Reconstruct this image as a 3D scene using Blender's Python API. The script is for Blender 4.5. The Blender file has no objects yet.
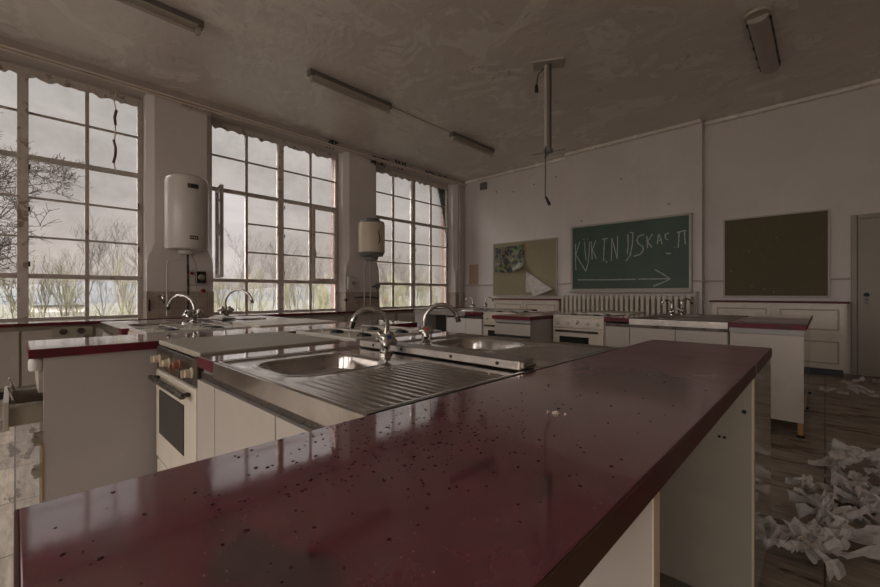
SKY = .93; GLOW = 9.0; EXPO = 0.0
import bpy, math, random
from mathutils import Vector, Matrix, noise
R = random.Random(7)
PI = math.pi
scene = bpy.context.scene
COL = scene.collection

# ------------------------------------------------------------------ mesh helpers
class MB:
    def __init__(s): s.v = []; s.f = []
    def add(s, vs, fs):
        b = len(s.v); s.v += [tuple(p) for p in vs]; s.f += [tuple(i + b for i in f) for f in fs]; return s
    def box(s, x0, x1, y0, y1, z0, z1):
        x0, x1 = min(x0, x1), max(x0, x1); y0, y1 = min(y0, y1), max(y0, y1); z0, z1 = min(z0, z1), max(z0, z1)
        return s.add([(x0,y0,z0),(x1,y0,z0),(x1,y1,z0),(x0,y1,z0),(x0,y0,z1),(x1,y0,z1),(x1,y1,z1),(x0,y1,z1)],
                     [(0,3,2,1),(4,5,6,7),(0,1,5,4),(1,2,6,5),(2,3,7,6),(3,0,4,7)])
    def obox(s, c, size, rot):           # oriented box, rot = Matrix 3x3
        hx, hy, hz = size[0]/2, size[1]/2, size[2]/2; c = Vector(c)
        vs = [c + rot @ Vector((i*hx, j*hy, k*hz)) for k in (-1,1) for i, j in ((-1,-1),(1,-1),(1,1),(-1,1))]
        return s.add(vs, [(0,3,2,1),(4,5,6,7),(0,1,5,4),(1,2,6,5),(2,3,7,6),(3,0,4,7)])
    def tube(s, pts, r, n=8, caps=True):
        pts = [Vector(p) for p in pts]; k = len(pts)
        rs = r if isinstance(r, (list, tuple)) else [r]*k
        t0 = (pts[1]-pts[0]).normalized()
        u = t0.orthogonal().normalized(); b = len(s.v)
        for i, p in enumerate(pts):
            t = (pts[min(i+1,k-1)] - pts[max(i-1,0)])
            t = t.normalized() if t.length > 1e-9 else t0
            u = (u - t*u.dot(t)); u = u.normalized() if u.length > 1e-6 else t.orthogonal().normalized()
            w = t.cross(u)
            for j in range(n):
                a = 2*PI*j/n
                s.v.append(tuple(p + (u*math.cos(a) + w*math.sin(a))*rs[i]))
        for i in range(k-1):
            for j in range(n):
                j2 = (j+1) % n
                s.f.append((b+i*n+j, b+i*n+j2, b+(i+1)*n+j2, b+(i+1)*n+j))
        if caps:
            s.f.append(tuple(b+j for j in reversed(range(n)))); s.f.append(tuple(b+(k-1)*n+j for j in range(n)))
        return s
    def lathe(s, prof, c, axis='z', n=24):
        """prof: list of (radius, height) along axis from point c"""
        b = len(s.v); k = len(prof)
        for r, h in prof:
            for j in range(n):
                a = 2*PI*j/n; p = (r*math.cos(a), r*math.sin(a), h)
                if axis == 'x': p = (p[2], p[0], p[1])
                elif axis == 'y': p = (p[1], p[2], p[0])
                s.v.append((c[0]+p[0], c[1]+p[1], c[2]+p[2]))
        for i in range(k-1):
            for j in range(n):
                j2 = (j+1) % n
                s.f.append((b+i*n+j, b+i*n+j2, b+(i+1)*n+j2, b+(i+1)*n+j))
        s.f.append(tuple(b+j for j in reversed(range(n)))); s.f.append(tuple(b+(k-1)*n+j for j in range(n)))
        return s
    def prism(s, poly, z0, z1):          # poly in xy
        n = len(poly); vs = [(x,y,z0) for x,y in poly] + [(x,y,z1) for x,y in poly]
        fs = [tuple(reversed(range(n))), tuple(range(n,2*n))] + [(i,(i+1)%n,n+(i+1)%n,n+i) for i in range(n)]
        return s.add(vs, fs)
    def build(s, name, m, parent=None, smooth=False, bevel=0.0, seg=2, kind=None, fix=False):
        me = bpy.data.meshes.new(name)
        if parent is not None: off = wloc(parent)
        else:
            xs = [p[0] for p in s.v]; ys = [p[1] for p in s.v]; zs = [p[2] for p in s.v]
            off = Vector(((min(xs)+max(xs))/2, (min(ys)+max(ys))/2, min(zs)))
        me.from_pydata([(p[0]-off.x, p[1]-off.y, p[2]-off.z) for p in s.v], [], s.f); me.update()
        if fix:
            import bmesh
            bm = bmesh.new(); bm.from_mesh(me); bmesh.ops.recalc_face_normals(bm, faces=bm.faces); bm.to_mesh(me); bm.free()
        o = bpy.data.objects.new(name, me); COL.objects.link(o)
        if parent is not None: o.parent = parent
        else: o.location = off
        me.materials.append(m)
        if smooth:
            me.polygons.foreach_set('use_smooth', [True]*len(me.polygons))
            me.set_sharp_from_angle(angle=math.radians(42))
        if bevel:
            md = o.modifiers.new('bevel', 'BEVEL'); md.width = bevel; md.segments = seg; md.limit_method = 'ANGLE'; md.angle_limit = math.radians(40)
        if kind: o['kind'] = kind
        return o
def wloc(o):
    v = Vector(o.location)
    while o.parent: o = o.parent; v += Vector(o.location)
    return v
def thing(name, loc, label, cat, group=None):
    o = bpy.data.objects.new(name, None); COL.objects.link(o); o.location = loc
    o.empty_display_size = .1
    return tag(o, label, cat, group)
def tag(o, label, cat, group=None, kind=None):
    o['label'] = label; o['category'] = cat
    if group: o['group'] = group
    if kind: o['kind'] = kind
    return o
def holder(name, loc, parent=None):       # structure root
    o = bpy.data.objects.new(name, None); COL.objects.link(o); o.location = loc; o['kind'] = 'structure'; return o
def copy_tree(o, parent=None, strip=False):
    c = o.copy(); COL.objects.link(c); c.parent = parent
    for ch in o.children: copy_tree(ch, c)
    return c
def smoothstep(a, b, x):
    t = max(0., min(1., (x-a)/(b-a))); return t*t*(3-2*t)

# ------------------------------------------------------------------ materials
def nt(name):
    m = bpy.data.materials.new(name); m.use_nodes = True
    return m, m.node_tree.nodes, m.node_tree.links, m.node_tree.nodes['Principled BSDF']
def ramp(N, L, src, stops):
    r = N.new('ShaderNodeValToRGB'); e = r.color_ramp.elements
    while len(e) < len(stops): e.new(.5)
    for k, (p, c) in enumerate(stops):
        e[k].position = p; e[k].color = (c[0], c[1], c[2], 1) if isinstance(c, (tuple, list)) else (c, c, c, 1)
    L.new(src, r.inputs[0]); return r.outputs[0]
def noise_n(N, L, scale, detail=4, rough=.55, dist=0, vec=None, sc=None):
    n = N.new('ShaderNodeTexNoise'); n.inputs['Scale'].default_value = scale; n.inputs['Detail'].default_value = detail
    n.inputs['Roughness'].default_value = rough; n.inputs['Distortion'].default_value = dist
    if vec is None:
        tc = N.new('ShaderNodeTexCoord'); vec = tc.outputs['Object']
        g = N.new('ShaderNodeNewGeometry'); vec = g.outputs['Position']
    if sc:
        mp = N.new('ShaderNodeMapping'); mp.inputs['Scale'].default_value = sc; L.new(vec, mp.inputs[0]); vec = mp.outputs[0]
    L.new(vec, n.inputs['Vector']); return n.outputs[0]
def mixc(N, L, fac, a, b, mode='MIX'):
    m = N.new('ShaderNodeMix'); m.data_type = 'RGBA'; m.blend_type = mode
    for sock, v in ((m.inputs[0], fac), (m.inputs[6], a), (m.inputs[7], b)):
        if isinstance(v, bpy.types.NodeSocket): L.new(v, sock)
        elif isinstance(v, (int, float)): sock.default_value = v
        else: sock.default_value = (*v, 1)
    return m.outputs[2]
def bump(N, L, bs, h, strength=.3, dist=.01):
    b = N.new('ShaderNodeBump'); b.inputs['Strength'].default_value = strength; b.inputs['Distance'].default_value = dist
    L.new(h, b.inputs['Height']); L.new(b.outputs[0], bs.inputs['Normal'])
def simple(name, col, rough=.5, metal=0, spec=.5, var=.12, scale=6, bstr=0, dirt=None, dirt_scale=3, dlo=.5, dhi=.72, rvar=0.0, sc=None):
    m, N, L, b = nt(name)
    n = noise_n(N, L, scale, 5, .6, sc=sc)
    c = ramp(N, L, n, [(.25, tuple(x*(1-var) for x in col)), (.75, tuple(min(1, x*(1+var)) for x in col))])
    if dirt:
        d = ramp(N, L, noise_n(N, L, dirt_scale, 7, .65, .4, sc=sc), [(dlo, 0), (dhi, 1)])
        c = mixc(N, L, d, c, dirt)
    L.new(c, b.inputs['Base Color'])
    b.inputs['Roughness'].default_value = rough; b.inputs['Metallic'].default_value = metal; b.inputs['Specular IOR Level'].default_value = spec
    if rvar:
        rr = ramp(N, L, noise_n(N, L, dirt_scale*2.3, 6, .6, sc=sc), [(.3, max(0.02, rough-rvar)), (.7, min(1, rough+rvar))]); L.new(rr, b.inputs['Roughness'])
    if bstr: bump(N, L, b, noise_n(N, L, scale*6, 4), bstr, .004)
    return m
M = {}
def wallmat():
    m, N, L, b = nt('painted_plaster')
    c = ramp(N, L, noise_n(N, L, .9, 6, .6, .5), [(.3, (.63,.585,.56)), (.7, (.71,.665,.64))])
    st = ramp(N, L, noise_n(N, L, 3.2, 8, .7, .3, sc=(1,1,.35)), [(.58, 0), (.8, .55)])
    c = mixc(N, L, st, c, (.46,.405,.36))
    L.new(c, b.inputs['Base Color']); b.inputs['Roughness'].default_value = .62
    bump(N, L, b, noise_n(N, L, 14, 5), .12, .01); return m
def ceilmat():
    m, N, L, b = nt('peeling_ceiling_paint')
    c = ramp(N, L, noise_n(N, L, .7, 7, .65, .8), [(.3, (.68,.625,.58)), (.7, (.80,.75,.71))])
    p = ramp(N, L, noise_n(N, L, 1.3, 9, .68, 1.2), [(.53, 0), (.56, 1)])
    c = mixc(N, L, p, c, (.86,.82,.78))
    st = ramp(N, L, noise_n(N, L, 2.6, 9, .75, 1.6), [(.60, 0), (.66, .7)])
    c = mixc(N, L, st, c, (.46,.40,.35))
    L.new(c, b.inputs['Base Color'])
    rr = ramp(N, L, p, [(0, .34), (1, .55)]); L.new(rr, b.inputs['Roughness'])
    bump(N, L, b, noise_n(N, L, 2.2, 7, .6, .8), .35, .05); return m
def laminate(name='wine_laminate', dusty=.6, col=(.135,.0125,.032), coat=1.0, wet=True):
    m, N, L, b = nt(name)
    c = ramp(N, L, noise_n(N, L, 22, 6, .7), [(.3, tuple(x*.72 for x in col)), (.72, tuple(x*1.35 for x in col))])
    spots = ramp(N, L, noise_n(N, L, 4.5, 4, .5, .3), [(.32, 1), (.37, 0)])
    c = mixc(N, L, spots, c, (.045,.010,.014))
    du = ramp(N, L, noise_n(N, L, 3.4, 9, .72, .6, sc=(1,.55,1)), [(.42, 0), (.75, dusty)])
    c = mixc(N, L, du, c, (.20,.115,.12))
    sp = ramp(N, L, noise_n(N, L, 260, 2, .5), [(.73, 0), (.76, .5)])
    c = mixc(N, L, sp, c, (.4,.36,.34))
    L.new(c, b.inputs['Base Color'])
    rr = ramp(N, L, noise_n(N, L, 5, 8, .7, .5), [(.3, .035), (.55, .085), (.75, .20)])
    if wet:                                   # the near end is wet and glossy, the rest dull with dust
        g = N.new('ShaderNodeNewGeometry'); sx = N.new('ShaderNodeSeparateXYZ'); L.new(g.outputs['Position'], sx.inputs[0])
        mr = N.new('ShaderNodeMapRange'); L.new(sx.outputs[1], mr.inputs[0]); mr.inputs[1].default_value = .8; mr.inputs[2].default_value = 1.7; mr.inputs[3].default_value = 0; mr.inputs[4].default_value = .32
        ad = N.new('ShaderNodeMath'); ad.operation = 'ADD'; L.new(rr, ad.inputs[0]); L.new(mr.outputs[0], ad.inputs[1]); rr = ad.outputs[0]
    L.new(rr, b.inputs['Roughness']); L.new(rr, b.inputs['Coat Roughness'])
    b.inputs['Specular IOR Level'].default_value = .5+.1*coat
    b.inputs['Coat Weight'].default_value = .95*coat; b.inputs['Coat IOR'].default_value = 1.85
    bump(N, L, b, noise_n(N, L, 9, 5, .6), .02, .01); return m
def steel(name='worn_steel', base=(.56,.52,.485), rough=.15):
    m, N, L, b = nt(name)
    c = ramp(N, L, noise_n(N, L, 7, 8, .7, .6), [(.3, tuple(x*.72 for x in base)), (.7, tuple(x*1.15 for x in base))])
    d = ramp(N, L, noise_n(N, L, 7, 9, .7, .8), [(.58, 0), (.74, .35)])
    c = mixc(N, L, d, c, (.34,.30,.26))
    L.new(c, b.inputs['Base Color'])
    mm = ramp(N, L, d, [(0, 1), (1, .45)]); L.new(mm, b.inputs['Metallic'])
    rr = ramp(N, L, noise_n(N, L, 12, 8, .7), [(.3, rough*.75), (.7, rough*1.8)]); L.new(rr, b.inputs['Roughness'])
    bump(N, L, b, noise_n(N, L, 5, 3), .03, .01); return m
def floormat():
    m, N, L, b = nt('worn_plank_vinyl')
    g = N.new('ShaderNodeNewGeometry'); mp = N.new('ShaderNodeMapping'); L.new(g.outputs['Position'], mp.inputs[0])
    br = N.new('ShaderNodeTexBrick'); L.new(mp.outputs[0], br.inputs['Vector']); br.offset = .0
    br.inputs['Scale'].default_value = 1; br.inputs['Brick Width'].default_value = .62; br.inputs['Row Height'].default_value = .62
    br.inputs['Mortar Size'].default_value = .004
    br.inputs['Color1'].default_value = (.33,.265,.205,1); br.inputs['Color2'].default_value = (.42,.35,.28,1); br.inputs['Mortar'].default_value = (.10,.08,.06,1)
    pl = N.new('ShaderNodeTexBrick'); L.new(mp.outputs[0], pl.inputs['Vector']); pl.offset = .37
    pl.inputs['Scale'].default_value = 1; pl.inputs['Brick Width'].default_value = .62; pl.inputs['Row Height'].default_value = .155
    pl.inputs['Mortar Size'].default_value = .002
    pl.inputs['Color1'].default_value = (.78,.78,.78,1); pl.inputs['Color2'].default_value = (1.12,1.12,1.1,1); pl.inputs['Mortar'].default_value = (.6,.55,.5,1)
    c = mixc(N, L, 1.0, br.outputs[0], pl.outputs[0], 'MULTIPLY')
    gr = ramp(N, L, noise_n(N, L, 5, 9, .72, .5, vec=mp.outputs[0], sc=(1,7,1)), [(.3, .5), (.7, 1.35)])
    c = mixc(N, L, 1.0, c, gr, 'MULTIPLY')
    ash = ramp(N, L, noise_n(N, L, 2.0, 8, .7, .8), [(.5, 0), (.8, .35)])
    c = mixc(N, L, ash, c, (.31,.265,.225))
    dk = ramp(N, L, noise_n(N, L, 2.3, 9, .66, .35, vec=mp.outputs[0], sc=(1,3.6,1)), [(.56, 0), (.60, .9)])
    c = mixc(N, L, dk, c, (.065,.036,.018))
    L.new(c, b.inputs['Base Color'])
    rr = ramp(N, L, noise_n(N, L, 3, 7, .7), [(.3, .28), (.7, .6)]); L.new(rr, b.inputs['Roughness'])
    bump(N, L, b, noise_n(N, L, 6, 8, .7), .15, .01); return m
def brickmat(name, c1, c2, mortar, w, h, ms, axis='y', rough=.8):
    m, N, L, b = nt(name)
    g = N.new('ShaderNodeNewGeometry'); sp = N.new('ShaderNodeSeparateXYZ'); cb = N.new('ShaderNodeCombineXYZ'); L.new(g.outputs['Position'], sp.inputs[0])
    ad = N.new('ShaderNodeMath'); ad.operation = 'ADD'; L.new(sp.outputs[0], ad.inputs[0]); L.new(sp.outputs[1], ad.inputs[1])
    L.new(ad.outputs[0], cb.inputs[0]); L.new(sp.outputs[2], cb.inputs[1])
    br = N.new('ShaderNodeTexBrick'); L.new(cb.outputs[0], br.inputs['Vector'])
    br.inputs['Scale'].default_value = 1; br.inputs['Brick Width'].default_value = w; br.inputs['Row Height'].default_value = h; br.inputs['Mortar Size'].default_value = ms
    br.inputs['Color1'].default_value = (*c1,1); br.inputs['Color2'].default_value = (*c2,1); br.inputs['Mortar'].default_value = (*mortar,1)
    if axis == 'tile': br.offset = 0
    c = mixc(N, L, 1.0, br.outputs[0], ramp(N, L, noise_n(N, L, 6, 6, .7), [(.3, .75), (.7, 1.2)]), 'MULTIPLY')
    L.new(c, b.inputs['Base Color']); b.inputs['Roughness'].default_value = rough
    return m
def glassmat():
    m = bpy.data.materials.new('dusty_window_glass'); m.use_nodes = True; N = m.node_tree.nodes; L = m.node_tree.links; N.clear()
    o = N.new('ShaderNodeOutputMaterial'); t = N.new('ShaderNodeBsdfTransparent'); t.inputs[0].default_value = (.93,.92,.90,1)
    gl = N.new('ShaderNodeBsdfGlossy'); gl.inputs['Roughness'].default_value = .02; gl.inputs[0].default_value = (.8,.8,.8,1)
    fr = N.new('ShaderNodeFresnel'); fr.inputs[0].default_value = 1.35
    mx = N.new('ShaderNodeMixShader'); L.new(fr.outputs[0], mx.inputs[0]); L.new(t.outputs[0], mx.inputs[1]); L.new(gl.outputs[0], mx.inputs[2])
    df = N.new('ShaderNodeBsdfDiffuse'); df.inputs[0].default_value = (.5,.48,.45,1)
    m2 = N.new('ShaderNodeMixShader'); d = ramp(N, L, noise_n(N, L, 3, 6, .7), [(.35, .0), (.8, .10)])
    L.new(d, m2.inputs[0]); L.new(mx.outputs[0], m2.inputs[1]); L.new(df.outputs[0], m2.inputs[2]); L.new(m2.outputs[0], o.inputs[0])
    return m
M['wall'] = wallmat(); M['ceiling'] = ceilmat(); M['floor'] = floormat()
M['red'] = laminate(); M['red_far'] = laminate('dusty_wine_laminate', .75, coat=1.0, wet=False); M['red_dry'] = laminate('dry_wine_laminate', .2, col=(.15,.018,.030), coat=.15, wet=False)
M['red_edge'] = simple('wine_edge', (.12,.011,.022), .45, spec=.25, var=.25, scale=20, dirt=(.05,.028,.016), dirt_scale=4, dlo=.5, dhi=.75)
M['edge_brown'] = simple('worn_brown_edge', (.075,.012,.013), .4, spec=.35, var=.3, scale=12, dirt=(.075,.034,.018), dirt_scale=2.5, dlo=.42, dhi=.6)
M['steel'] = steel(); M['steel2'] = steel('dull_steel', (.44,.405,.375), .34)
M['chrome'] = simple('tarnished_chrome', (.50,.48,.45), .14, 1, var=.25, scale=40, rvar=.08)
M['cream'] = simple('cream_enamel', (.60,.54,.455), .32, var=.06, dirt=(.34,.29,.23), dirt_scale=4, dlo=.55, dhi=.85)
M['cream_panel'] = simple('shaded_cream_laminate', (.44,.395,.35), .33, var=.06, scale=3, dirt=(.36,.31,.26), dirt_scale=3, dlo=.56, dhi=.85)  # darker cream, with the near cabinets' shadow put into the colour
M['white_gloss'] = simple('glossy_laminate', (.46,.42,.375), .07, var=.06, scale=3, dirt=(.30,.26,.22), dirt_scale=3, dlo=.55, dhi=.9, spec=.7)
M['grey_panel'] = simple('grey_laminate', (.40,.365,.35), .42, var=.05, scale=2)
M['rail_shade'] = simple('rail_shade_grey', (.30,.29,.28), .4, var=.1)
M['olive_panel'] = simple('olive_panel', (.33,.295,.24), .5, var=.08)
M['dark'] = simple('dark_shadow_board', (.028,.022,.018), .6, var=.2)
M['black'] = simple('black_plastic', (.012,.012,.012), .3, var=.2)
M['dark_metal'] = simple('dark_brown_metal', (.10,.082,.07), .28, .7, var=.25, rvar=.1)
M['dark_glass'] = simple('oven_glass', (.02,.02,.018), .1, var=.3)
M['white_plastic'] = simple('white_plastic', (.56,.54,.50), .35, var=.05)
M['heater_white'] = simple('white_enamel', (.64,.61,.58), .28, var=.04, scale=2)
M['heater_cream'] = simple('heater_cream', (.62,.54,.42), .35, var=.05, scale=2)
M['heater_grey'] = simple('heater_grey', (.17,.165,.155), .4)
M['red_plastic'] = simple('red_plastic', (.25,.025,.02), .4)
M['blue_plastic'] = simple('blue_plastic', (.015,.04,.12), .3)
M['amber'] = simple('amber_plastic', (.26,.11,.06), .4)
M['ivory'] = simple('ivory_plastic', (.62,.52,.38), .35)
M['frame'] = simple('dirty_window_paint', (.50,.45,.41), .5, var=.18, scale=8, dirt=(.20,.16,.125), dirt_scale=6, dlo=.58, dhi=.7)
M['frame_light'] = simple('peeling_window_paint', (.60,.55,.50), .55, var=.15, scale=10, dirt=(.30,.24,.19), dirt_scale=9, dlo=.56, dhi=.62)
M['rail'] = simple('cornice_paint', (.44,.395,.365), .5, var=.08)
M['rail_hi'] = simple('rail_highlight_paint', (.78,.69,.60), .35, var=.1)  # pale tone paints in the highlight along the curtain rail
M['glass'] = glassmat()
M['brick'] = brickmat('red_brick', (.11,.045,.032), (.15,.068,.047), (.14,.125,.11), .21, .065, .010)
M['tile'] = brickmat('beige_wall_tiles', (.40,.33,.27), (.45,.385,.32), (.27,.22,.18), .15, .15, .003, 'tile', .35)
M['wood'] = simple('raw_wood', (.33,.175,.065), .6, var=.25, scale=8, sc=(1,1,.1))
M['board'] = simple('chalkboard_green', (.042,.088,.062), .5, var=.2, scale=3, dirt=(.045,.075,.058), dirt_scale=2.2, dlo=.45, dhi=.8, sc=(1,1,.6))
M['cork_olive'] = simple('olive_pinboard', (.29,.255,.165), .85, var=.10, scale=30)
M['cork_brown'] = simple('brown_pinboard', (.115,.10,.058), .85, var=.10, scale=30)
M['board_frame'] = simple('board_frame', (.42,.39,.35), .4, var=.08)
M['chalk'] = simple('chalk_lines', (.42,.46,.43), .9, var=.45, scale=60)
M['chalk_faint'] = simple('faint_chalk', (.085,.12,.10), .9, var=.5, scale=40)
M['paper'] = simple('soiled_paper', (.52,.49,.465), .8, var=.12, scale=12, dirt=(.36,.31,.27), dirt_scale=8, dlo=.5, dhi=.75)
M['paper_tan'] = simple('tan_paper', (.48,.36,.26), .8, var=.05)
M['moulding'] = simple('cupboard_moulding', (.36,.31,.25), .45, var=.05)
M['radiator'] = simple('radiator_enamel', (.56,.505,.43), .4, var=.06, dirt=(.3,.24,.18), dirt_scale=5, dlo=.55, dhi=.8)
M['door'] = simple('door_paint', (.26,.23,.175), .42, var=.05, scale=2)
M['flake'] = simple('plaster_flakes', (.50,.43,.37), .8, var=.4, scale=60)
M['mould'] = simple('black_mould', (.012,.010,.010), .9, var=.3)
M['bark'] = simple('winter_bark', (.05,.042,.037), .9, var=.3, scale=5)
M['bark_green'] = simple('mossy_bark', (.10,.095,.05), .9, var=.45, scale=1.5, dirt=(.10,.085,.06), dirt_scale=.7, dlo=.45, dhi=.6)
M['bark_brown'] = simple('russet_twigs', (.17,.11,.07), .9, var=.3, scale=4)
M['grass'] = simple('rough_grass', (.020,.020,.014), .95, var=.35, scale=.6)
M['hill'] = simple('distant_woods', (.018,.021,.024), .95, var=.3, scale=.12, dirt=(.026,.026,.025), dirt_scale=.06, dlo=.5, dhi=.6)
M['fixture'] = simple('fixture_enamel', (.44,.39,.33), .4, var=.08)
M['fixture_dark'] = simple('fixture_shade', (.16,.14,.12), .4, var=.1)
M['diffuser'] = simple('yellowed_diffuser', (.42,.37,.33), .3, var=.08)
M['cable'] = simple('old_cable', (.05,.035,.03), .6)
M['orange'] = simple('orange_paint', (.75,.33,.14), .6)
M['rope'] = simple('frayed_cord', (.20,.10,.09), .8, var=.4, scale=30)
def posterm():
    m, N, L, b = nt('poster_collage')
    g = N.new('ShaderNodeNewGeometry')
    v = N.new('ShaderNodeTexVoronoi'); v.inputs['Scale'].default_value = 14; L.new(g.outputs['Position'], v.inputs['Vector'])
    hs = N.new('ShaderNodeSeparateColor'); L.new(v.outputs['Color'], hs.inputs[0])
    c = ramp(N, L, hs.outputs[0], [(.0, (.012,.014,.012)), (.42, (.03,.035,.03)), (.5, (.28,.20,.12)), (.62, (.10,.12,.10)), (.78, (.35,.30,.24)), (.9, (.16,.26,.05))])
    sp = N.new('ShaderNodeSeparateXYZ'); L.new(g.outputs['Position'], sp.inputs[0])
    t = ramp(N, L, noise_n(N, L, 9, 5, .7), [(.4, 0), (.6, .6)])
    c = mixc(N, L, t, c, (.04,.045,.035))
    L.new(c, b.inputs['Base Color']); b.inputs['Roughness'].default_value = .4; return m
M['poster'] = posterm()
def dropm():
    m, N, L, b = nt('water'); b.inputs['Base Color'].default_value = (.05,.008,.011,1)
    b.inputs['Roughness'].default_value = .02; b.inputs['IOR'].default_value = 1.33; return m
M['water'] = dropm()

# ------------------------------------------------------------------ room dimensions
XW = -6.62; XG = -6.90; YF = 7.85; ZC = 3.92; XR = 3.1; YB = -4.7
WIN = [(-4.20, -1.92), (-1.10, 1.227), (2.04, 4.344), (5.143, 7.51)]  # the first is out of view, added for more daylight
FILL_WIN = [(-5.6, -3.9), (-3.2, -.9), (-.1, 2.4)]   # unseen windows behind the camera, added to brighten the room
ZS, ZH = .76, 3.79                     # window sill and head

def structure():
    MB().box(-7.35, XR+.15, YB-.30, YF+.15, -.12, 0).build('floor', M['floor'], kind='structure')
    MB().box(-7.0, XR+.15, YB-.30, YF+.15, ZC, ZC+.15).build('ceiling', M['ceiling'], kind='structure')
    # far wall with the stepped chimney breast
    m = MB(); m.box(-7.0, XR+.15, YF, YF+.15, 0, ZC); m.box(-3.785, -1.44, YF-.2, YF, 0, ZC)
    m.build('wall_far', M['wall'], kind='structure')
    MB().box(XR, XR+.15, YB, YF, 0, ZC).build('wall_right', M['wall'], kind='structure')
    m = MB(); zs0 = .9; xs_ = [-7.0] + [v for ab in FILL_WIN for v in ab] + [XR+.15]
    for k in range(0, len(xs_), 2): m.box(xs_[k], xs_[k+1], YB-.30, YB, 0, ZC)
    for a, b in FILL_WIN: m.box(a, b, YB-.30, YB, 0, ZS); m.box(a, b, YB-.30, YB, ZH, ZC)
    m.build('wall_back', M['wall'], kind='structure')
    # window wall : chamfered plaster piers with lamb's tongue stops, lintel and breast below the sills
    piers = [(YB, WIN[0][0], 0, 1), (WIN[0][1], WIN[1][0], 1, 1), (WIN[1][1], WIN[2][0], 1, 1), (WIN[2][1], WIN[3][0], 1, 1), (WIN[3][1], YF, 1, 0)]
    root = holder('wall_left', (XW, 0, 0))
    m = MB()
    for (a, b, ca, cb) in piers:
        levels = [(0, 0), (1.50, 0), (1.54, .012), (1.62, .018), (1.68, .05), (1.80, .085), (ZC, .085)]
        rings = []
        for z, c in levels:
            c0 = c*ca; c1 = c*cb; e = 1e-4
            rings.append([(XW-.33, a, z), (XW-max(c0, e)*1.1, a, z), (XW, a+max(c0, e), z), (XW, b-max(c1, e), z), (XW-max(c1, e)*1.1, b, z), (XW-.33, b, z)])
        for i in range(len(rings)-1):
            for j in range(6):
                j2 = (j+1) % 6
                p, q, r_, s_ = rings[i][j], rings[i][j2], rings[i+1][j2], rings[i+1][j]
                m.add([p, q, r_, s_], [(0,3,2,1)])
    m.box(XW-.33, XW, YB, YF, 0, ZS-.04)
    m.box(XW-.33, XW-.02, YB, YF, ZH+.03, ZC)
    m.build('plaster', M['wall'], root, fix=False)
    m = MB()
    for (a, b, ca, cb) in piers:
        m.box(-7.08, XG-.05, a-(0.035 if ca else 0), b+(0.035 if cb else 0), -.6, ZC)
    m.box(-7.08, XG-.05, YB, YF, -.6, ZS-.05)
    m.build('brick_skin', M['brick'], root)
    MB().box(-7.08, XG-.05, YB, YF, ZH-.01, ZC+.3).build('lintel', M['frame'], root)
    # beige tiled dado on piers
    m = MB()
    for (a, b, ca, cb) in piers: m.box(XW-.26, XW+.008, a-.008, b+.008, 0, 1.13)
    m.build('tiled_dado', M['tile'], root)
    # sills
    m = MB()
    for a, b in WIN: m.box(XG-.01, XW+.02, a, b, ZS-.04, ZS)
    m.build('sill', M['rail'], root, bevel=.004)
    # boxed cornice with curtain rail
    MB().box(XW, XW+.085, YB, YF, ZC-.10, ZC).build('trim_1', M['rail'], kind='structure', bevel=.006)
    m = MB(); m.tube([(XW+.095, YB, ZC-.105), (XW+.095, YF-.01, ZC-.105)], .013, 8); m.tube([(XW+.05, YB, ZC-.125), (XW+.05, YF-.01, ZC-.125)], .012, 8)
    m.build('trim_2', M['rail_hi'], kind='structure')
    # picture rail / dado pipe on far wall
    m = MB(); m.box(-6.6, -3.79, YF-.03, YF, 1.29, 1.32); m.box(-1.43, .25, YF-.03, YF, 1.29, 1.32); m.box(-3.83, -1.41, YF-.23, YF-.2, 1.29, 1.32)
    m.build('trim_3', M['rail'], kind='structure', bevel=.005)
    m = MB(); m.box(-6.6, -3.785, YF-.07, YF, ZC-.07, ZC); m.box(-3.785, -1.44, YF-.27, YF-.2, ZC-.07, ZC); m.box(-1.44, XR, YF-.07, YF, ZC-.07, ZC)
    m.build('trim_4', M['ceiling'], kind='structure', bevel=.03)
    m = MB(); m.box(.3, XR, YF-.02, YF, 0, .1)
    MB().box(1.35, XR, YF-.02, YF, 0, .1).build('baseboard_far', M['door'], kind='structure', bevel=.004)
    MB().box(XR-.02, XR, YB, YF, 0, .1).build('baseboard_right', M['door'], kind='structure', bevel=.004)
    # door in the far wall
    d = holder('door_1', (.8, YF, 0))
    m = MB(); m.box(.255, .315, YF-.04, YF, 0, 2.16); m.box(1.25, 1.31, YF-.04, YF, 0, 2.16); m.box(.315, 1.25, YF-.04, YF, 2.10, 2.16)
    m.build('door_frame', M['door'], d, bevel=.006)
    MB().box(.32, 1.245, YF-.03, YF+.01, .01, 2.10).build('door_leaf', M['door'], d, bevel=.004)
    m = MB(); m.box(.37, 1.2, YF-.042, YF-.03, .06, .10)
    m.build('kick_rail', M['door'], d, bevel=.004)
    h = MB(); h.lathe([(.028,0),(.028,.006)], (.40, YF-.036, 1.085), 'y', 16); h.lathe([(.012,-.04),(.012,0)], (.40, YF-.036, 1.085), 'y', 12)
    h.lathe([(.012,-.07),(.026,-.06),(.026,-.045),(.012,-.035)], (.40, YF-.036, 1.085), 'y', 14); h.lathe([(.022,0),(.022,.006)], (.40, YF-.036, 1.02), 'y', 16); h.lathe([(.022,0),(.022,.006)], (.40, YF-.036, .97), 'y', 16)
    h.build('door_handle', M['black'], d, smooth=True)

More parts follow.
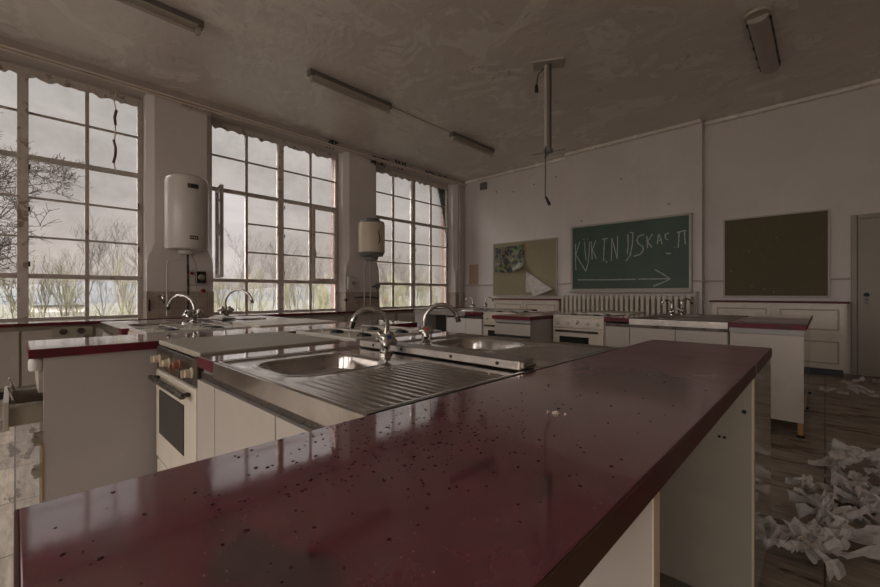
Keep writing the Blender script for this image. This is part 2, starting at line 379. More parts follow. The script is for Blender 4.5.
def window(n, a, b, open_left=False, casement_right=False):
    root = holder('window_%d' % n, (XG, (a+b)/2, ZS))
    y0, y1 = a+.004, b-.004; cy = (y0+y1)/2
    f = MB()
    f.box(XG-.03, XG+.04, y0, y0+.055, ZS, ZH); f.box(XG-.03, XG+.04, y1-.055, y1, ZS, ZH)
    f.box(XG-.03, XG+.04, y0+.055, y1-.055, ZS, ZS+.05); f.box(XG-.03, XG+.04, y0+.055, y1-.055, ZH-.06, ZH)
    f.build('frame', M['frame'], root, bevel=.004)
    MB().box(XG-.035, XG+.05, cy-.048, cy+.048, ZS+.05, ZH-.06).build('mullion', M['frame_light'], root, bevel=.006)
    t = MB()
    for z in (1.31, 2.73): t.box(XG-.03, XG+.042, y0+.055, cy-.048, z-.028, z+.028); t.box(XG-.03, XG+.042, cy+.048, y1-.055, z-.028, z+.028)
    t.build('transom', M['frame'], root, bevel=.004)
    q0 = (y0+.055+cy-.048)/2; q1 = (cy+.048+y1-.055)/2
    g = MB(); v = MB()
    for q in (q0, q1): v.box(XG-.02, XG+.03, q-.02, q+.02, ZS+.05, ZH-.06)
    v.build('glazing_post', M['frame'], root, bevel=.003)
    for z in (3.26, 2.25, 1.78):
        for (u, w) in ((y0+.055, q0-.02), (q0+.02, cy-.048), (cy+.048, q1-.02), (q1+.02, y1-.055)):
            if open_left and u < q0-.1 and z < 2.7: continue
            g.box(XG-.012, XG+.018, u, w, z-.012, z+.012)
    g.build('glazing_bar', M['frame'], root)
    p = MB()
    p.box(XG-.003, XG+.003, cy+.04, y1-.05, ZS+.045, ZH-.055)
    if open_left:
        p.box(XG-.003, XG+.003, q0, cy-.04, ZS+.045, ZH-.055); p.box(XG-.003, XG+.003, y0+.05, q0, ZS+.045, 1.31); p.box(XG-.003, XG+.003, y0+.05, q0, 2.73, ZH-.055)
    else: p.box(XG-.003, XG+.003, y0+.05, cy-.04, ZS+.045, ZH-.055)
    p.build('pane', M['glass'], root)
    c = MB()
    if open_left:                                  # casement leaf swung inwards, seen almost edge-on
        an = math.radians(-9); rot = Matrix.Rotation(an, 3, 'Z'); o_ = Vector((XG+.06, y0+.115, 0)); d_ = rot @ Vector((1, 0, 0)); W_ = .44
        def bar(u0, u1, z0, z1, th=.05, off=0):
            cc = o_+d_*((u0+u1)/2)+(rot @ Vector((0, off, 0))); c.obox((cc.x, cc.y, (z0+z1)/2), (u1-u0, th, z1-z0), rot)
        bar(0, W_, 1.34, 1.385); bar(0, W_, 2.655, 2.70); bar(0, .045, 1.385, 2.655); bar(W_-.045, W_, 1.385, 2.655); bar(W_-.05, W_+.03, 1.95, 2.12, .014, -.03); bar(W_-.03, W_+.05, 2.45, 2.48, .014, -.03)
        c.build('casement_frame', M['white_plastic'], root, bevel=.004)
    if casement_right:
        c = MB()
        u, w = q1+.02, y1-.055
        c.box(XG+.02, XG+.075, u, u+.05, 1.33, 2.71); c.box(XG+.02, XG+.075, w-.05, w, 1.33, 2.71)
        c.box(XG+.02, XG+.075, u+.05, w-.05, 1.33, 1.38); c.box(XG+.02, XG+.075, u+.05, w-.05, 2.66, 2.71)
        c.build('casement_frame', M['frame_light'], root, bevel=.005)
        h = MB(); h.box(XG+.075, XG+.10, u+.01, u+.04, 1.83, 1.93); h.tube([(XG+.10, u+.025, 1.88), (XG+.13, u+.025, 1.88), (XG+.135, u+.025, 1.78)], .009, 8)
        h.build('casement_handle', M['frame'], root, smooth=True)
    r = MB()                                        # ragged strip of peeling paint under the head
    n_ = 60; yy = [y0+.06+(y1-y0-.12)*i/n_ for i in range(n_+1)]
    low = [ZH-.10-R.uniform(0,.035)-.012*math.sin(i*1.3) for i in range(n_+1)]
    b0 = 0
    for i, y in enumerate(yy):
        for x in (XG+.042, XG+.046): r.v += [(x, y, ZH-.02), (x, y, low[i])]
    for i in range(n_):
        k = 4*i
        r.f += [(k, k+1, k+5, k+4), (k+2, k+6, k+7, k+3), (k+1, k+3, k+7, k+5), (k, k+4, k+6, k+2)]
    r.build('peeling_strip', M['frame_light'], root)
    l = MB()
    for z in (1.45, 2.1, 2.6):
        l.tube([(XG+.06, cy+.055, z-.03), (XG+.06, cy+.055, z+.03)], .009, 6)
    for z in (1.7, 2.3): l.tube([(XG+.05, y1-.05, z-.04), (XG+.05, y1-.05, z+.04)], .010, 6)
    l.build('hinge', M['black'], root)
    return root
structure()
window(4, *WIN[0]); window(1, *WIN[1]); window(2, *WIN[2], open_left=True, casement_right=True); window(3, *WIN[3])
for k, (a, b) in enumerate(FILL_WIN):
    r_ = window(5+k, a, b); r_.location = ((a+b)/2, YB-.20, ZS); r_.rotation_euler.z = PI/2
# ------------------------------------------------------------------ kitchen islands
ZT = .86
def sink_top(parent, x0, x1, y0, y1, face, basin, drain, res, rr=.09, skirt=.058, mat='steel'):
    """pressed steel sheet: rim, basin (cx,cy,hx,hy) and ridged drainer (x0,x1,y0,y1); world coords"""
    nx = int((x1-x0)/res); ny = int((y1-y0)/res)
    bx, by, hx, hy = basin; dx0, dx1, dy0, dy1 = drain
    def h(x, y):
        e = min(x-x0, x1-x, y-y0, y1-y)
        z = -.007*smoothstep(.016, .034, e)
        if e < .006: z -= .004*(1-e/.006)
        qx = abs(x-bx)-(hx-rr); qy = abs(y-by)-(hy-rr)
        s = math.hypot(max(qx, 0), max(qy, 0)) + min(max(qx, qy), 0) - rr
        z += .003*max(0, 1-abs(s-.012)/.014)
        if s < 0: z -= .15*smoothstep(0, .045, -s)**.8 + .006*smoothstep(.05, .14, -s)
        if dx0 < x < dx1 and dy0 < y < dy1 and s > .03:
            fade = smoothstep(0, .02, x-dx0)*smoothstep(0, .012, dx1-x)*smoothstep(0, .01, y-dy0)*smoothstep(0, .01, dy1-y)
            n = round((dy1-dy0)/.0285)
            z += fade*(.0030*(.5+.5*math.cos(2*PI*n*(y-dy0)/(dy1-dy0)))**1.6 - .001)
        return z
    m = MB()
    for j in range(ny+1):
        y = y0+(y1-y0)*j/ny
        for i in range(nx+1):
            x = x0+(x1-x0)*i/nx
            m.v.append((x, y, ZT+h(x, y)))
    W = nx+1
    for j in range(ny):
        for i in range(nx): m.f.append((j*W+i, j*W+i+1, (j+1)*W+i+1, (j+1)*W+i))
    # skirt
    per = [i for i in range(W)] + [j*W+nx for j in range(1, ny+1)] + [ny*W+i for i in range(nx-1, -1, -1)] + [j*W for j in range(ny-1, 0, -1)]
    b = len(m.v)
    for k in per: p = m.v[k]; m.v.append((p[0], p[1], ZT-skirt))
    for k in range(len(per)):
        k2 = (k+1) % len(per); m.f.append((per[k], b+k, b+k2, per[k2]))
    o = m.build('sink_sheet', M[mat], parent, smooth=True)
    w = MB(); w.lathe([(.004, 0), (.03, 0), (.033, .004), (.022, .005), (.02, .002), (.004, .002)], (bx, by, ZT-.164), 'z', 18)
    w.build('drain_strainer', M['chrome'], parent, smooth=True)
    return o

def worktop(x0, x1, y0, y1, label, group=None, mat='red', edge_gap=None, z=ZT, th=.038, edge_sides='all'):
    t = thing('worktop', ((x0+x1)/2, (y0+y1)/2, z-th), label, 'worktop', group)
    MB().box(x0+.003, x1-.003, y0+.003, y1-.003, z-th, z).build('slab', M[mat], t, bevel=.0015)
    def strip(a, b, c, d): MB().box(a, b, c, d, z-th-.001, z-.0015).build('edge_strip', M['edge_brown' if edge_gap else 'red_edge'], t, bevel=.001)
    strip(x0, x1, y0-.001, y0+.003); strip(x0, x1, y1-.003, y1+.001); strip(x0-.001, x0+.003, y0, y1)
    if edge_gap: strip(x1-.003, x1+.001, y0, edge_gap[0]); strip(x1-.003, x1+.001, edge_gap[1], y1)
    else: strip(x1-.003, x1+.001, y0, y1)
    return t

def cabinet(x0, x1, y0, y1, face, doors, label, group=None, mat='cream_panel', rail=True, zt=.80, side='grey_panel', name='base_cabinet'):
    """run of base units; face -1 -> fronts on y0, +1 -> fronts on y1; doors = x limits"""
    t = thing(name, ((x0+x1)/2, (y0+y1)/2, 0), label, 'cabinet', group)
    yf = y0 if face < 0 else y1
    f0, f1 = (y0+.02, y1) if face < 0 else (y0, y1-.02)
    MB().box(x0, x1, f0, f1, .11, zt).build('carcass', M[side], t, bevel=.002)
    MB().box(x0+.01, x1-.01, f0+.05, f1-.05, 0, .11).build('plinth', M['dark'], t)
    for a, b in doors:
        m = MB(); m.box(a+.003, b-.003, yf if face < 0 else yf-.02, yf+.02 if face < 0 else yf, .12, zt-.03)
        d = m.build('cupboard_door', M[mat], t, bevel=.002)
    if rail: MB().box(x0, x1, yf+.014 if face < 0 else yf-.03, yf+.03 if face < 0 else yf-.014, zt-.028, zt-.002).build('rail_shade_strip', M['dark_metal'], t)
    return t

def cooker(x0, x1, y0, y1, face, label, panel='cream', lid=True, group=None, knobs=5):
    t = thing('gas_cooker', ((x0+x1)/2, (y0+y1)/2, 0), label, 'cooker', group)
    yf = y0 if face < 0 else y1; s = face
    def Y(a, b): return tuple(sorted((yf+s*a, yf+s*b)))     # distances out of the front
    yi = y1 if face < 0 else y0
    MB().box(x0, x1, *sorted((yf-s*.03, yi)), .06, ZT-.018).build('body', M['cream'], t, bevel=.004)
    for q in (x0+.06, x1-.06):
        MB().lathe([(.018,0),(.015,.06)], (q, yf-s*.1, 0), 'z', 10).build('foot', M['black'], t)
    cp = MB().box(x0+.006, x1-.006, *Y(-.03, -.004), .735, .842).build('control_panel', M[panel], t, bevel=.003)
    for k in range(knobs):
        q = x0+.07+(x1-x0-.14)*k/(knobs-1)
        kb = MB(); kb.lathe([(.022, 0), (.022, .004), (.017, .006), (.016, .026), (.012, .028)] if s > 0 else [(.022, 0), (.022, -.004), (.017, -.006), (.016, -.026), (.012, -.028)], (q, yf-s*.004, .785+(.012 if k == 2 else 0)), 'y', 14)
        kb.box(q-.004, q+.004, yf+s*.018, yf+s*.034, .77, .80)
        kb.build('knob', M['ivory' if panel != 'cream' else 'white_plastic'] if k not in (2,) else M['amber' if panel != 'cream' else 'white_plastic'], cp, smooth=True, fix=True)
    d = MB().box(x0+.008, x1-.008, *Y(-.03, 0), .30, .728).build('oven_door', M['cream'], t, bevel=.008)
    MB().box(x0+.085, x1-.16, *Y(-.004, .004), .43, .64).build('oven_window', M['dark_glass'], d, bevel=.003)
    hb = MB(); hb.box(x0+.05, x1-.05, *Y(.022, .042), .688, .710)
    for q in (x0+.08, x1-.08): hb.box(q-.01, q+.01, *Y(0, .024), .690, .708)
    hb.build('door_handle', M['dark_metal'], d, bevel=.006)
    w = MB().box(x0+.008, x1-.008, *Y(-.03, -.004), .075, .288).build('warming_drawer', M['cream'], t, bevel=.005)
    if lid:
        MB().box(x0+.004, x1-.004, *sorted((yf-s*.012, yi+s*.03)), ZT-.014, ZT+.010).build('lid', M['olive_panel' if panel != 'cream' else 'cream'], t, bevel=.006)
    else:
        hob = MB().box(x0+.004, x1-.004, *sorted((yf-s*.01, yi+s*.02)), ZT-.016, ZT-.006).build('hob', M['cream'], t, bevel=.003)
        r = MB(); a, b = sorted((yf-s*.01, yi+s*.02))
        r.box(x0+.004, x0+.02, a, b, ZT-.008, ZT+.008); r.box(x1-.02, x1-.004, a, b, ZT-.008, ZT+.008); r.box(x0+.02, x1-.02, a, a+.014, ZT-.008, ZT+.008); r.box(x0+.02, x1-.02, b-.014, b, ZT-.008, ZT+.008)
        r.build('rim', M['white_plastic'], hob, bevel=.004)
        for i in (0, 1):
            for j in (0, 1):
                c = (x0+(x1-x0)*(.28+.44*i), a+(b-a)*(.28+.44*j), ZT-.006)
                bn = MB().lathe([(.045, 0), (.042, .01), (.03, .012), (.03, .018), (.01, .02)], c, 'z', 16).build('burner', M['black'], hob, smooth=True)
        g = MB()
        for j in (0, 1):
            yy = a+(b-a)*(.28+.44*j); g.tube([(x0+.05, yy, ZT+.018), (x1-.05, yy, ZT+.018)], .004, 6)
            for i in (0, 1):
                xx = x0+(x1-x0)*(.28+.44*i); g.tube([(xx, yy-.1, ZT+.018), (xx, yy+.1, ZT+.018)], .004, 6); g.tube([(xx, yy-.1, ZT+.018), (xx, yy-.1, ZT-.006)], .004, 6); g.tube([(xx, yy+.1, ZT+.018), (xx, yy+.1, ZT-.006)], .004, 6)
        g.build('pan_grate', M['white_plastic'], hob)
    return t

def mixer_tap(x, y, z, ang, label, h=.185, reach=.14, group=None, scale=1, handles=True):
    """swan-neck mixer; ang = direction of the spout in the floor plane"""
    t = thing('mixer_tap', (x, y, z), label, 'tap', group)
    c, s = math.cos(ang), math.sin(ang)
    def P(a, b, zz): return (x+(a*c-b*s)*scale, y+(a*s+b*c)*scale, z+zz*scale)
    b = MB(); b.lathe([(.030*scale,0),(.030*scale,.006*scale),(.022*scale,.012*scale),(.020*scale,.035*scale),(.024*scale,.045*scale),(.021*scale,.06*scale),(.014*scale,.066*scale)], (x, y, z), 'z', 20)
    for k in (-1, 1): b.tube([P(0,0,.03), P(0,.03*k,.044)], [.014*scale, .012*scale], 12)
    b.build('tap_body', M['chrome'], t, smooth=True)
    sp = []; rs = []
    n = 18; R0 = reach/2; hh = h-R0
    sp.append(P(-.002,0,.05)); 
    for i in range(4): sp.append(P(-.006*(i/3), 0, .06+(hh-.06)*i/3))
    for i in range(1, n+1):
        a = PI*(i/n)*.93; sp.append(P(-.006+R0-R0*math.cos(a), 0, hh+R0*math.sin(a)))
    last = Vector(sp[-1]); prev = Vector(sp[-2]); dd = (last-prev).normalized()
    rs = [.0108*scale]*len(sp)
    so = MB().tube(sp, rs, 14).build('spout', M['chrome'], t, smooth=True)
    MB().tube([tuple(last-dd*.006), tuple(last+dd*.022*scale)], .0125*scale, 14).build('aerator', M['dark_metal'], so, smooth=True)
    for k, cm in ((-1, 'red_plastic'), (1, 'blue_plastic')):
        d = Vector(P(0, .8*k, .6)) - Vector(P(0,0,0)); d.normalize()
        o0 = Vector(P(0, .030*k, .044)); u = d.orthogonal().normalized(); w = d.cross(u)
        hm = MB(); hm.tube([o0, o0+d*.012*scale], .010*scale, 12)
        # four-lobed tapering handle
        nn = 32; prof = [(.010, .010), (.016, .014), (.031, .034), (.031, .044), (.020, .053), (.006, .055)]
        b0 = len(hm.v)
        for r_, hh_ in prof:
            for j in range(nn):
                a = 2*PI*j/nn; rr_ = r_*(1+.20*math.cos(4*a)*(1 if r_ > .012 else 0))*scale
                hm.v.append(tuple(o0+d*hh_*scale+(u*math.cos(a)+w*math.sin(a))*rr_))
        for i in range(len(prof)-1):
            for j in range(nn):
                j2 = (j+1) % nn; hm.f.append((b0+i*nn+j, b0+i*nn+j2, b0+(i+1)*nn+j2, b0+(i+1)*nn+j))
        hm.f.append(tuple(b0+(len(prof)-1)*nn+j for j in range(nn)))
        ho = hm.build('tap_handle', M['chrome'], t, smooth=True)
        cp = MB().tube([o0+d*.054*scale, o0+d*.057*scale], .009*scale, 14).build('colour_cap', M[cm], ho)
    return t

def divider(x0, x1, y0, y1, label, group=None, mat='steel2'):
    t = thing('steel_upstand', ((x0+x1)/2, (y0+y1)/2, ZT), label, 'upstand', group)
    MB().box(x0, x1, y0, y1, ZT-.002, ZT+.027).build('channel', M[mat], t, bevel=.004)
    for q in (.12, .34, .66, .9): MB().lathe([(.006,-.002),(.006,.002)], (x0+(x1-x0)*q, y0-.0005, ZT+.013), 'y', 10).build('screw_hole', M['black'], t)
    MB().tube([(x1+.004, y0+.02, ZT+.012), (x1+.010, y0+.05, ZT+.014), (x1+.006, y1-.02, ZT+.012)], .010, 10).build('rolled_end', M['chrome'], t, smooth=True)
    return t

# ===== island 1 (nearest), runs from the camera towards the windows
c1 = 1.175
worktop(-.655, -.17, 0.0, 2.30, 'long wine-red laminate worktop in the foreground, beaded with water drops', edge_gap=(1.72, 1.80))
t = thing('support_panel', (-.42, .63, 0), 'plain white support panel under the near end of the foreground red worktop', 'panel')
MB().box(-.60, -.178, .622, .650, .0, .821).build('board', M['cream_panel'], t, bevel=.001)
MB().box(-.178, -.175, .622, .650, .0, .82).build('edge_strip', M['ivory'], t)
m = MB(); pts = [(-.240, .618, .79), (-.215, .615, .80), (-.205, .600, .775), (-.222, .603, .748), (-.240, .612, .752), (-.248, .616, .77)]
m.add(pts + [(p[0], p[1]+.003, p[2]) for p in pts], [(0,1,2,3,4,5), (11,10,9,8,7,6)] + [(i,(i+1)%6,6+(i+1)%6,6+i) for i in range(6)])
tag(m.build('torn_paper', M['paper_tan']), 'torn scrap of tan paper hanging below the red worktop edge', 'paper scrap')
# far support cabinet of the near worktop
t = thing('base_cabinet', (-.40, 2.0, 0), 'glossy cream end cabinet under the far end of the foreground red worktop', 'cabinet')
MB().box(-.62, -.172, 1.715, 2.28, .06, .818).build('carcass', M['white_gloss'], t, bevel=.001)
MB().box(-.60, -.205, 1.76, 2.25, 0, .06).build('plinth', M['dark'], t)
MB().box(-.650, -.178, 1.700, 1.716, .035, .818).build('front_panel', M['olive_panel'], t, bevel=.001)
MB().box(-.178, -.1715, 1.700, 1.716, .035, .818).build('edge_strip', M['ivory'], t)
for q, z in ((-.198, .70), (-.253, .60), (-.268, .60)): MB().lathe([(.007 if q > -.25 else .005, -.002), (.007 if q > -.25 else .005, .002)], (q, 1.699, z), 'y', 10).build('screw_hole', M['black'], t)
MB().box(-.285, -.235, 1.665, 1.70, .745, .795).build('bracket', M['ivory'], t, bevel=.006)
# front bay 1
G_SINK1 = (-1.56, -.66, .48, 1.17)
t = thing('sink_unit', (-1.1, .82, 0), 'nearest stainless steel sink and ridged drainer beside the foreground red worktop', 'sink')
sink_top(t, *G_SINK1, -1, (-1.285, .75, .165, .185), (-1.08, -.69, .52, 1.04), .004)
t = cabinet(-1.745, -.66, .482, 1.16, -1, [(-1.745,-1.55),(-1.55,-1.07),(-1.07,-.665)], 'cream three-door base cabinet under the nearest steel sink')
tag(MB().box(-.6585, -.6545, .48, 1.87, ZT-.02, ZT+.0012).build('joint_strip', M['black'], bevel=.001), 'thin dark sealing strip between the steel sinks and foreground red worktop', 'sealing strip')
worktop(-1.745, -1.562, .48, 1.87, 'narrow wine-red worktop strip between the nearest sink and the lidded cooker', mat='red_far')
cooker(-2.40, -1.75, .48, 1.15, -1, 'nearest gas cooker with closed lid, dark control panel and cream oven door', panel='dark_metal', knobs=4)
divider(-1.54, -.69, 1.085, 1.175, 'raised steel upstand with screw holes between the two nearest sinks')
# back bay 1
t = thing('sink_unit', (-1.1, 1.53, 0), 'second stainless steel sink, behind the raised upstand beside the foreground worktop', 'sink')
sink_top(t, -1.56, -.66, 1.177, 1.87, 1, (-1.235, 1.575, .20, .175), (-1.0, -.70, 1.33, 1.82), .0075)
cabinet(-1.745, -.66, 1.18, 1.855, 1, [(-1.745,-1.55),(-1.55,-1.07),(-1.07,-.665)], 'cream base cabinet on the far side of the nearest island')
cooker(-2.40, -1.75, 1.19, 1.87, 1, 'gas cooker without lid on the far side of the nearest island', lid=False)
mixer_tap(-1.29, 1.035, ZT-.006, math.radians(-118), 'nearest chrome swan-neck tap with blue-capped handle, over the front sink')
mixer_tap(-1.425, 1.395, ZT-.006, math.radians(48), 'chrome swan-neck tap with red-capped handle, turned away over the second sink', h=.19, reach=.165)
# block 1 : drawer unit with protruding worktop
worktop(-2.93, -2.45, .04, 2.30, 'long wine-red worktop beside the nearest cooker, above the open drawer', mat='red_far')
t = thing('drawer_cabinet', (-2.69, 1.15, 0), 'tall grey side panel cabinet with one drawer pulled open, left of the nearest cooker', 'cabinet')
m = MB(); m.box(-2.482, -2.462, .085, 2.27, .02, .82); m.box(-2.918, -2.898, .085, 2.27, .02, .82); m.box(-2.898, -2.482, .60, 2.27, .08, .80); m.box(-2.898, -2.482, .10, .60, .08, .10)
m.build('carcass', M['grey_panel'], t, bevel=.001)
MB().box(-2.484, -2.460, .0805, .086, .02, .45).build('wood_edge', M['wood'], t)
m = MB(); m.box(-2.90, -2.50, .07, .088, .665, .80)
m.build('top_drawer_front', M['cream_panel'], t, bevel=.002)
d = MB(); d.box(-2.872, -2.858, -.018, .5, .535, .625); d.box(-2.512, -2.498, -.018, .5, .535, .625); d.box(-2.858, -2.512, -.018, .5, .535, .545); d.box(-2.858, -2.512, .486, .5, .545, .625)
dr = d.build('drawer', M['olive_panel'], t, bevel=.001)
MB().box(-2.91, -2.470, -.035, -.018, .525, .645).build('drawer_front', M['cream_panel'], dr, bevel=.002)
for xa, xb, tp in ((-2.500, -2.488, (-2.51, -2.53, .70)), (-2.882, -2.870, (-2.872, -2.86, .69))):
    m = MB(); m.box(xa, xb, -.018, .5, .615, .628); m.tube([(tp[0] if xa > -2.6 else -2.876, .0, .624), (tp[1], -.02, tp[2])], .004, 6)
    m.build('drawer_runner', M['chrome'], dr)
for z in (.47, .33):
    m = MB(); m.box(-2.483, -2.463, .055, .086, z-.028, z+.028); m.lathe([(.013,-.02),(.013,.02)], (-2.475, .06, z), 'x', 10)
    m.build('hinge', M['chrome'], t)
m = MB(); m.lathe([(.005,0),(.024,.002),(.027,.012),(.027,.045),(.02,.055),(.005,.056)], (-2.50, .065, .762), 'z', 16)
m.build('door_bumper', M['white_plastic'], t, smooth=True)
# bay 2 towards the windows
cooker(-3.475, -2.935, .53, 1.17, -1, 'gas cooker without lid, wedged behind the grey drawer cabinet', lid=False)
worktop(-3.565, -3.48, .50, 1.87, 'very narrow wine-red strip next to the lidless cooker by the left window', mat='red_far')
t = thing('sink_unit', (-4.0, .84, 0), 'stained steel sink unit with cream drainer, furthest left on the nearest island', 'sink')
sink_top(t, -4.47, -3.57, .50, 1.17, -1, (-3.86, .80, .19, .19), (-4.42, -4.1, .56, 1.0), .014)
cabinet(-4.47, -3.49, .515, 1.16, -1, [(-4.47,-4.0),(-4.0,-3.5)], 'cream base cabinet under the furthest left sink of the nearest island')
t = thing('sink_unit', (-4.0, 1.52, 0), 'stained steel sink on the window end of the nearest island, beyond its front sink', 'sink')
sink_top(t, -4.47, -3.57, 1.178, 1.87, 1, (-4.0, 1.60, .19, .17), (-3.78, -3.6, 1.25, 1.8), .014)
cabinet(-4.47, -3.49, 1.18, 1.855, 1, [(-4.47,-4.0),(-4.0,-3.5)], 'cream base cabinet facing away at the window end of the nearest island')
cooker(-3.475, -2.935, 1.18, 1.87, 1, 'gas cooker with closed cream lid behind the lidless cooker at the window end', lid=True)
mixer_tap(-3.88, 1.045, ZT-.005, math.radians(-145), 'swan-neck tap with handles in front of the first pier, spout to the left', h=.20, reach=.22, scale=1.15)
mixer_tap(-4.36, 1.46, ZT-.005, math.radians(42), 'swan-neck tap seen against the middle window, spout to the right', h=.235, reach=.23, scale=1.2)
t = MB(); t.box(-4.30, -3.98, 1.30, 1.42, ZT-.003, ZT+.018); 
tag(t.build('soap_tray', M['steel2'], bevel=.006), 'low steel tray lying between the two taps near the middle window', 'tray')

# ===== island 2 (beyond the aisle)
c2 = 4.79
worktop(-.585, -.10, 4.10, 6.10, 'wine-red worktop of the peninsula in front of the brown pinboard', mat='red_dry')
t = thing('base_cabinet', (-.34, 5.1, 0), 'tall plain cream peninsula cabinet raised on legs, before the brown pinboard', 'cabinet')
MB().box(-.575, -.118, 4.125, 6.08, .125, .815).build('carcass', M['white_gloss'], t, bevel=.001)
MB().box(-.575, -.116, 4.108, 4.125, .115, .775).build('end_panel', M['cream_panel'], t, bevel=.001)
MB().box(-.580, -.112, 4.108, 4.122, .777, .819).build('rail_shade_strip', M['rail_shade'], t, bevel=.002)  # grey strip stands for the shadow under the peninsula worktop
for yy in (4.135, 5.2, 6.03):
    for xx in (-.135, -.55):
        l = MB().box(xx-.017, xx+.017, yy-.017, yy+.017, .02, .125).build('leg', M['wood'], t, bevel=.003)
        MB().lathe([(.026,0),(.026,.012),(.02,.02)], (xx, yy, 0), 'z', 10).build('foot', M['black'], l)
t = thing('sink_unit', (-.98, 4.45, 0), 'steel sink top with two taps in front of the chalkboard radiator', 'sink')
sink_top(t, -1.375, -.588, 4.10, 4.78, -1, (-1.13, 4.42, .17, .18), (-.95, -.62, 4.16, 4.6), .014, mat='steel2')
cabinet(-1.61, -.588, 4.115, 4.77, -1, [(-1.61,-1.375),(-1.375,-.98),(-.98,-.592)], 'cream three-door cabinet under the steel sink left of the peninsula', rail=True)
worktop(-1.61, -1.377, 4.10, 5.48, 'short wine-red worktop between the far cooker and the far steel sink', mat='red_dry')
cooker(-2.185, -1.615, 4.10, 4.77, -1, 'cream gas cooker with a row of knobs, in front of the radiator', lid=False, knobs=5)
t = thing('sink_unit', (-.98, 5.13, 0), 'steel sink on the radiator side, behind the upstand near the peninsula', 'sink')
sink_top(t, -1.375, -.588, 4.81, 5.48, 1, (-1.13, 5.18, .17, .17), (-.95, -.62, 4.9, 5.4), .014, mat='steel2')
cabinet(-1.61, -.588, 4.80, 5.465, 1, [(-1.61,-1.1),(-1.1,-.592)], 'cream cabinet facing the radiator, behind the sink left of the peninsula')
cooker(-2.185, -1.615, 4.80, 5.48, 1, 'gas cooker facing the radiator behind the cream knobbed cooker', lid=True)
mixer_tap(-1.215, 5.0-.05, ZT-.005, math.radians(-160), 'dark swan-neck tap in front of the radiator, spout to the left', h=.19, reach=.11, scale=.92)
mixer_tap(-1.19, 5.28, ZT-.005, math.radians(35), 'dark swan-neck tap in front of the radiator, spout to the right', h=.20, reach=.12, scale=.92)
worktop(-2.67, -2.19, 3.64, 5.95, 'wine-red worktop over the drawer cabinet below the olive pinboard', mat='red_dry')
t = thing('drawer_cabinet', (-2.43, 4.8, 0), 'cream and grey drawer cabinet left of the far cream cooker', 'cabinet')
MB().box(-2.655, -2.205, 3.70, 5.92, .08, .82).build('carcass', M['grey_panel'], t, bevel=.001)
MB().box(-2.655, -2.215, 3.69, 3.70, .08, .82).build('shade_sheet', M['dark'], t)  # near-black sheet paints the shade in the gaps between drawers
for z0, z1 in ((.655, .775), (.46, .625), (.10, .43)):
    MB().box(-2.655, -2.205, 3.668, 3.69, z0, z1).build('drawer', M['cream_panel'], t, bevel=.002)
MB().box(-2.655, -2.205, 3.675, 3.69, .785, .82).build('top_rail', M['rail_shade'], t)
cooker(-3.17, -2.675, 4.12, 4.77, -1, 'narrow white cooker half hidden behind the far drawer cabinet', lid=False, knobs=4)
worktop(-3.45, -3.175, 4.10, 5.48, 'short wine-red worktop left of the narrow white cooker', mat='red_dry')
t = thing('sink_unit', (-3.9, 4.45, 0), 'long steel sink top below the right-hand window', 'sink')
sink_top(t, -4.44, -3.452, 4.10, 4.78, -1, (-3.85, 4.45, .19, .18), (-4.38, -4.1, 4.2, 4.6), .016, mat='steel2')
cabinet(-3.79, -3.175, 4.115, 4.77, -1, [(-3.79,-3.45),(-3.45,-3.18)], 'two white cupboard doors under the sink by the right-hand window', mat='heater_white')
t = thing('open_cabinet', (-4.1, 4.44, 0), 'open dark cabinet bay left of the white doors by the right-hand window', 'cabinet')
m = MB(); m.box(-4.43, -4.22, 4.115, 4.76, .1, .80); m.box(-3.80, -3.793, 4.115, 4.76, .1, .80); m.box(-4.22, -3.80, 4.70, 4.76, .1, .80); m.box(-4.22, -3.80, 4.115, 4.76, .1, .12); m.box(-4.41, -3.81, 4.16, 4.74, 0, .1)
m.build('carcass', M['grey_panel'], t, bevel=.001)
MB().box(-4.22, -3.80, 4.35, 4.36, .12, .80).build('shade_board', M['dark'], t)  # near-black board painted in for the shade inside the open bay
t = thing('sink_unit', (-3.9, 5.13, 0), 'steel sink on the far side, below the tan paper note', 'sink')
sink_top(t, -4.44, -3.452, 4.79, 5.48, 1, (-3.85, 5.15, .19, .18), (-4.38, -4.1, 4.9, 5.3), .016, mat='steel2')
cabinet(-4.43, -2.68, 4.78, 5.465, 1, [(-4.4,-3.9),(-3.9,-3.45),(-3.45,-3.1),(-3.1,-2.69)], 'long cream cabinet facing the olive pinboard')
mixer_tap(-3.93, 4.86, ZT-.005, math.radians(-150), 'far swan-neck tap below the tan note, spout to the left', h=.20, reach=.13, scale=.92)
mixer_tap(-4.0, 5.28, ZT-.005, math.radians(35), 'far swan-neck tap just left of the olive pinboard, spout to the right', h=.20, reach=.13, scale=.92)

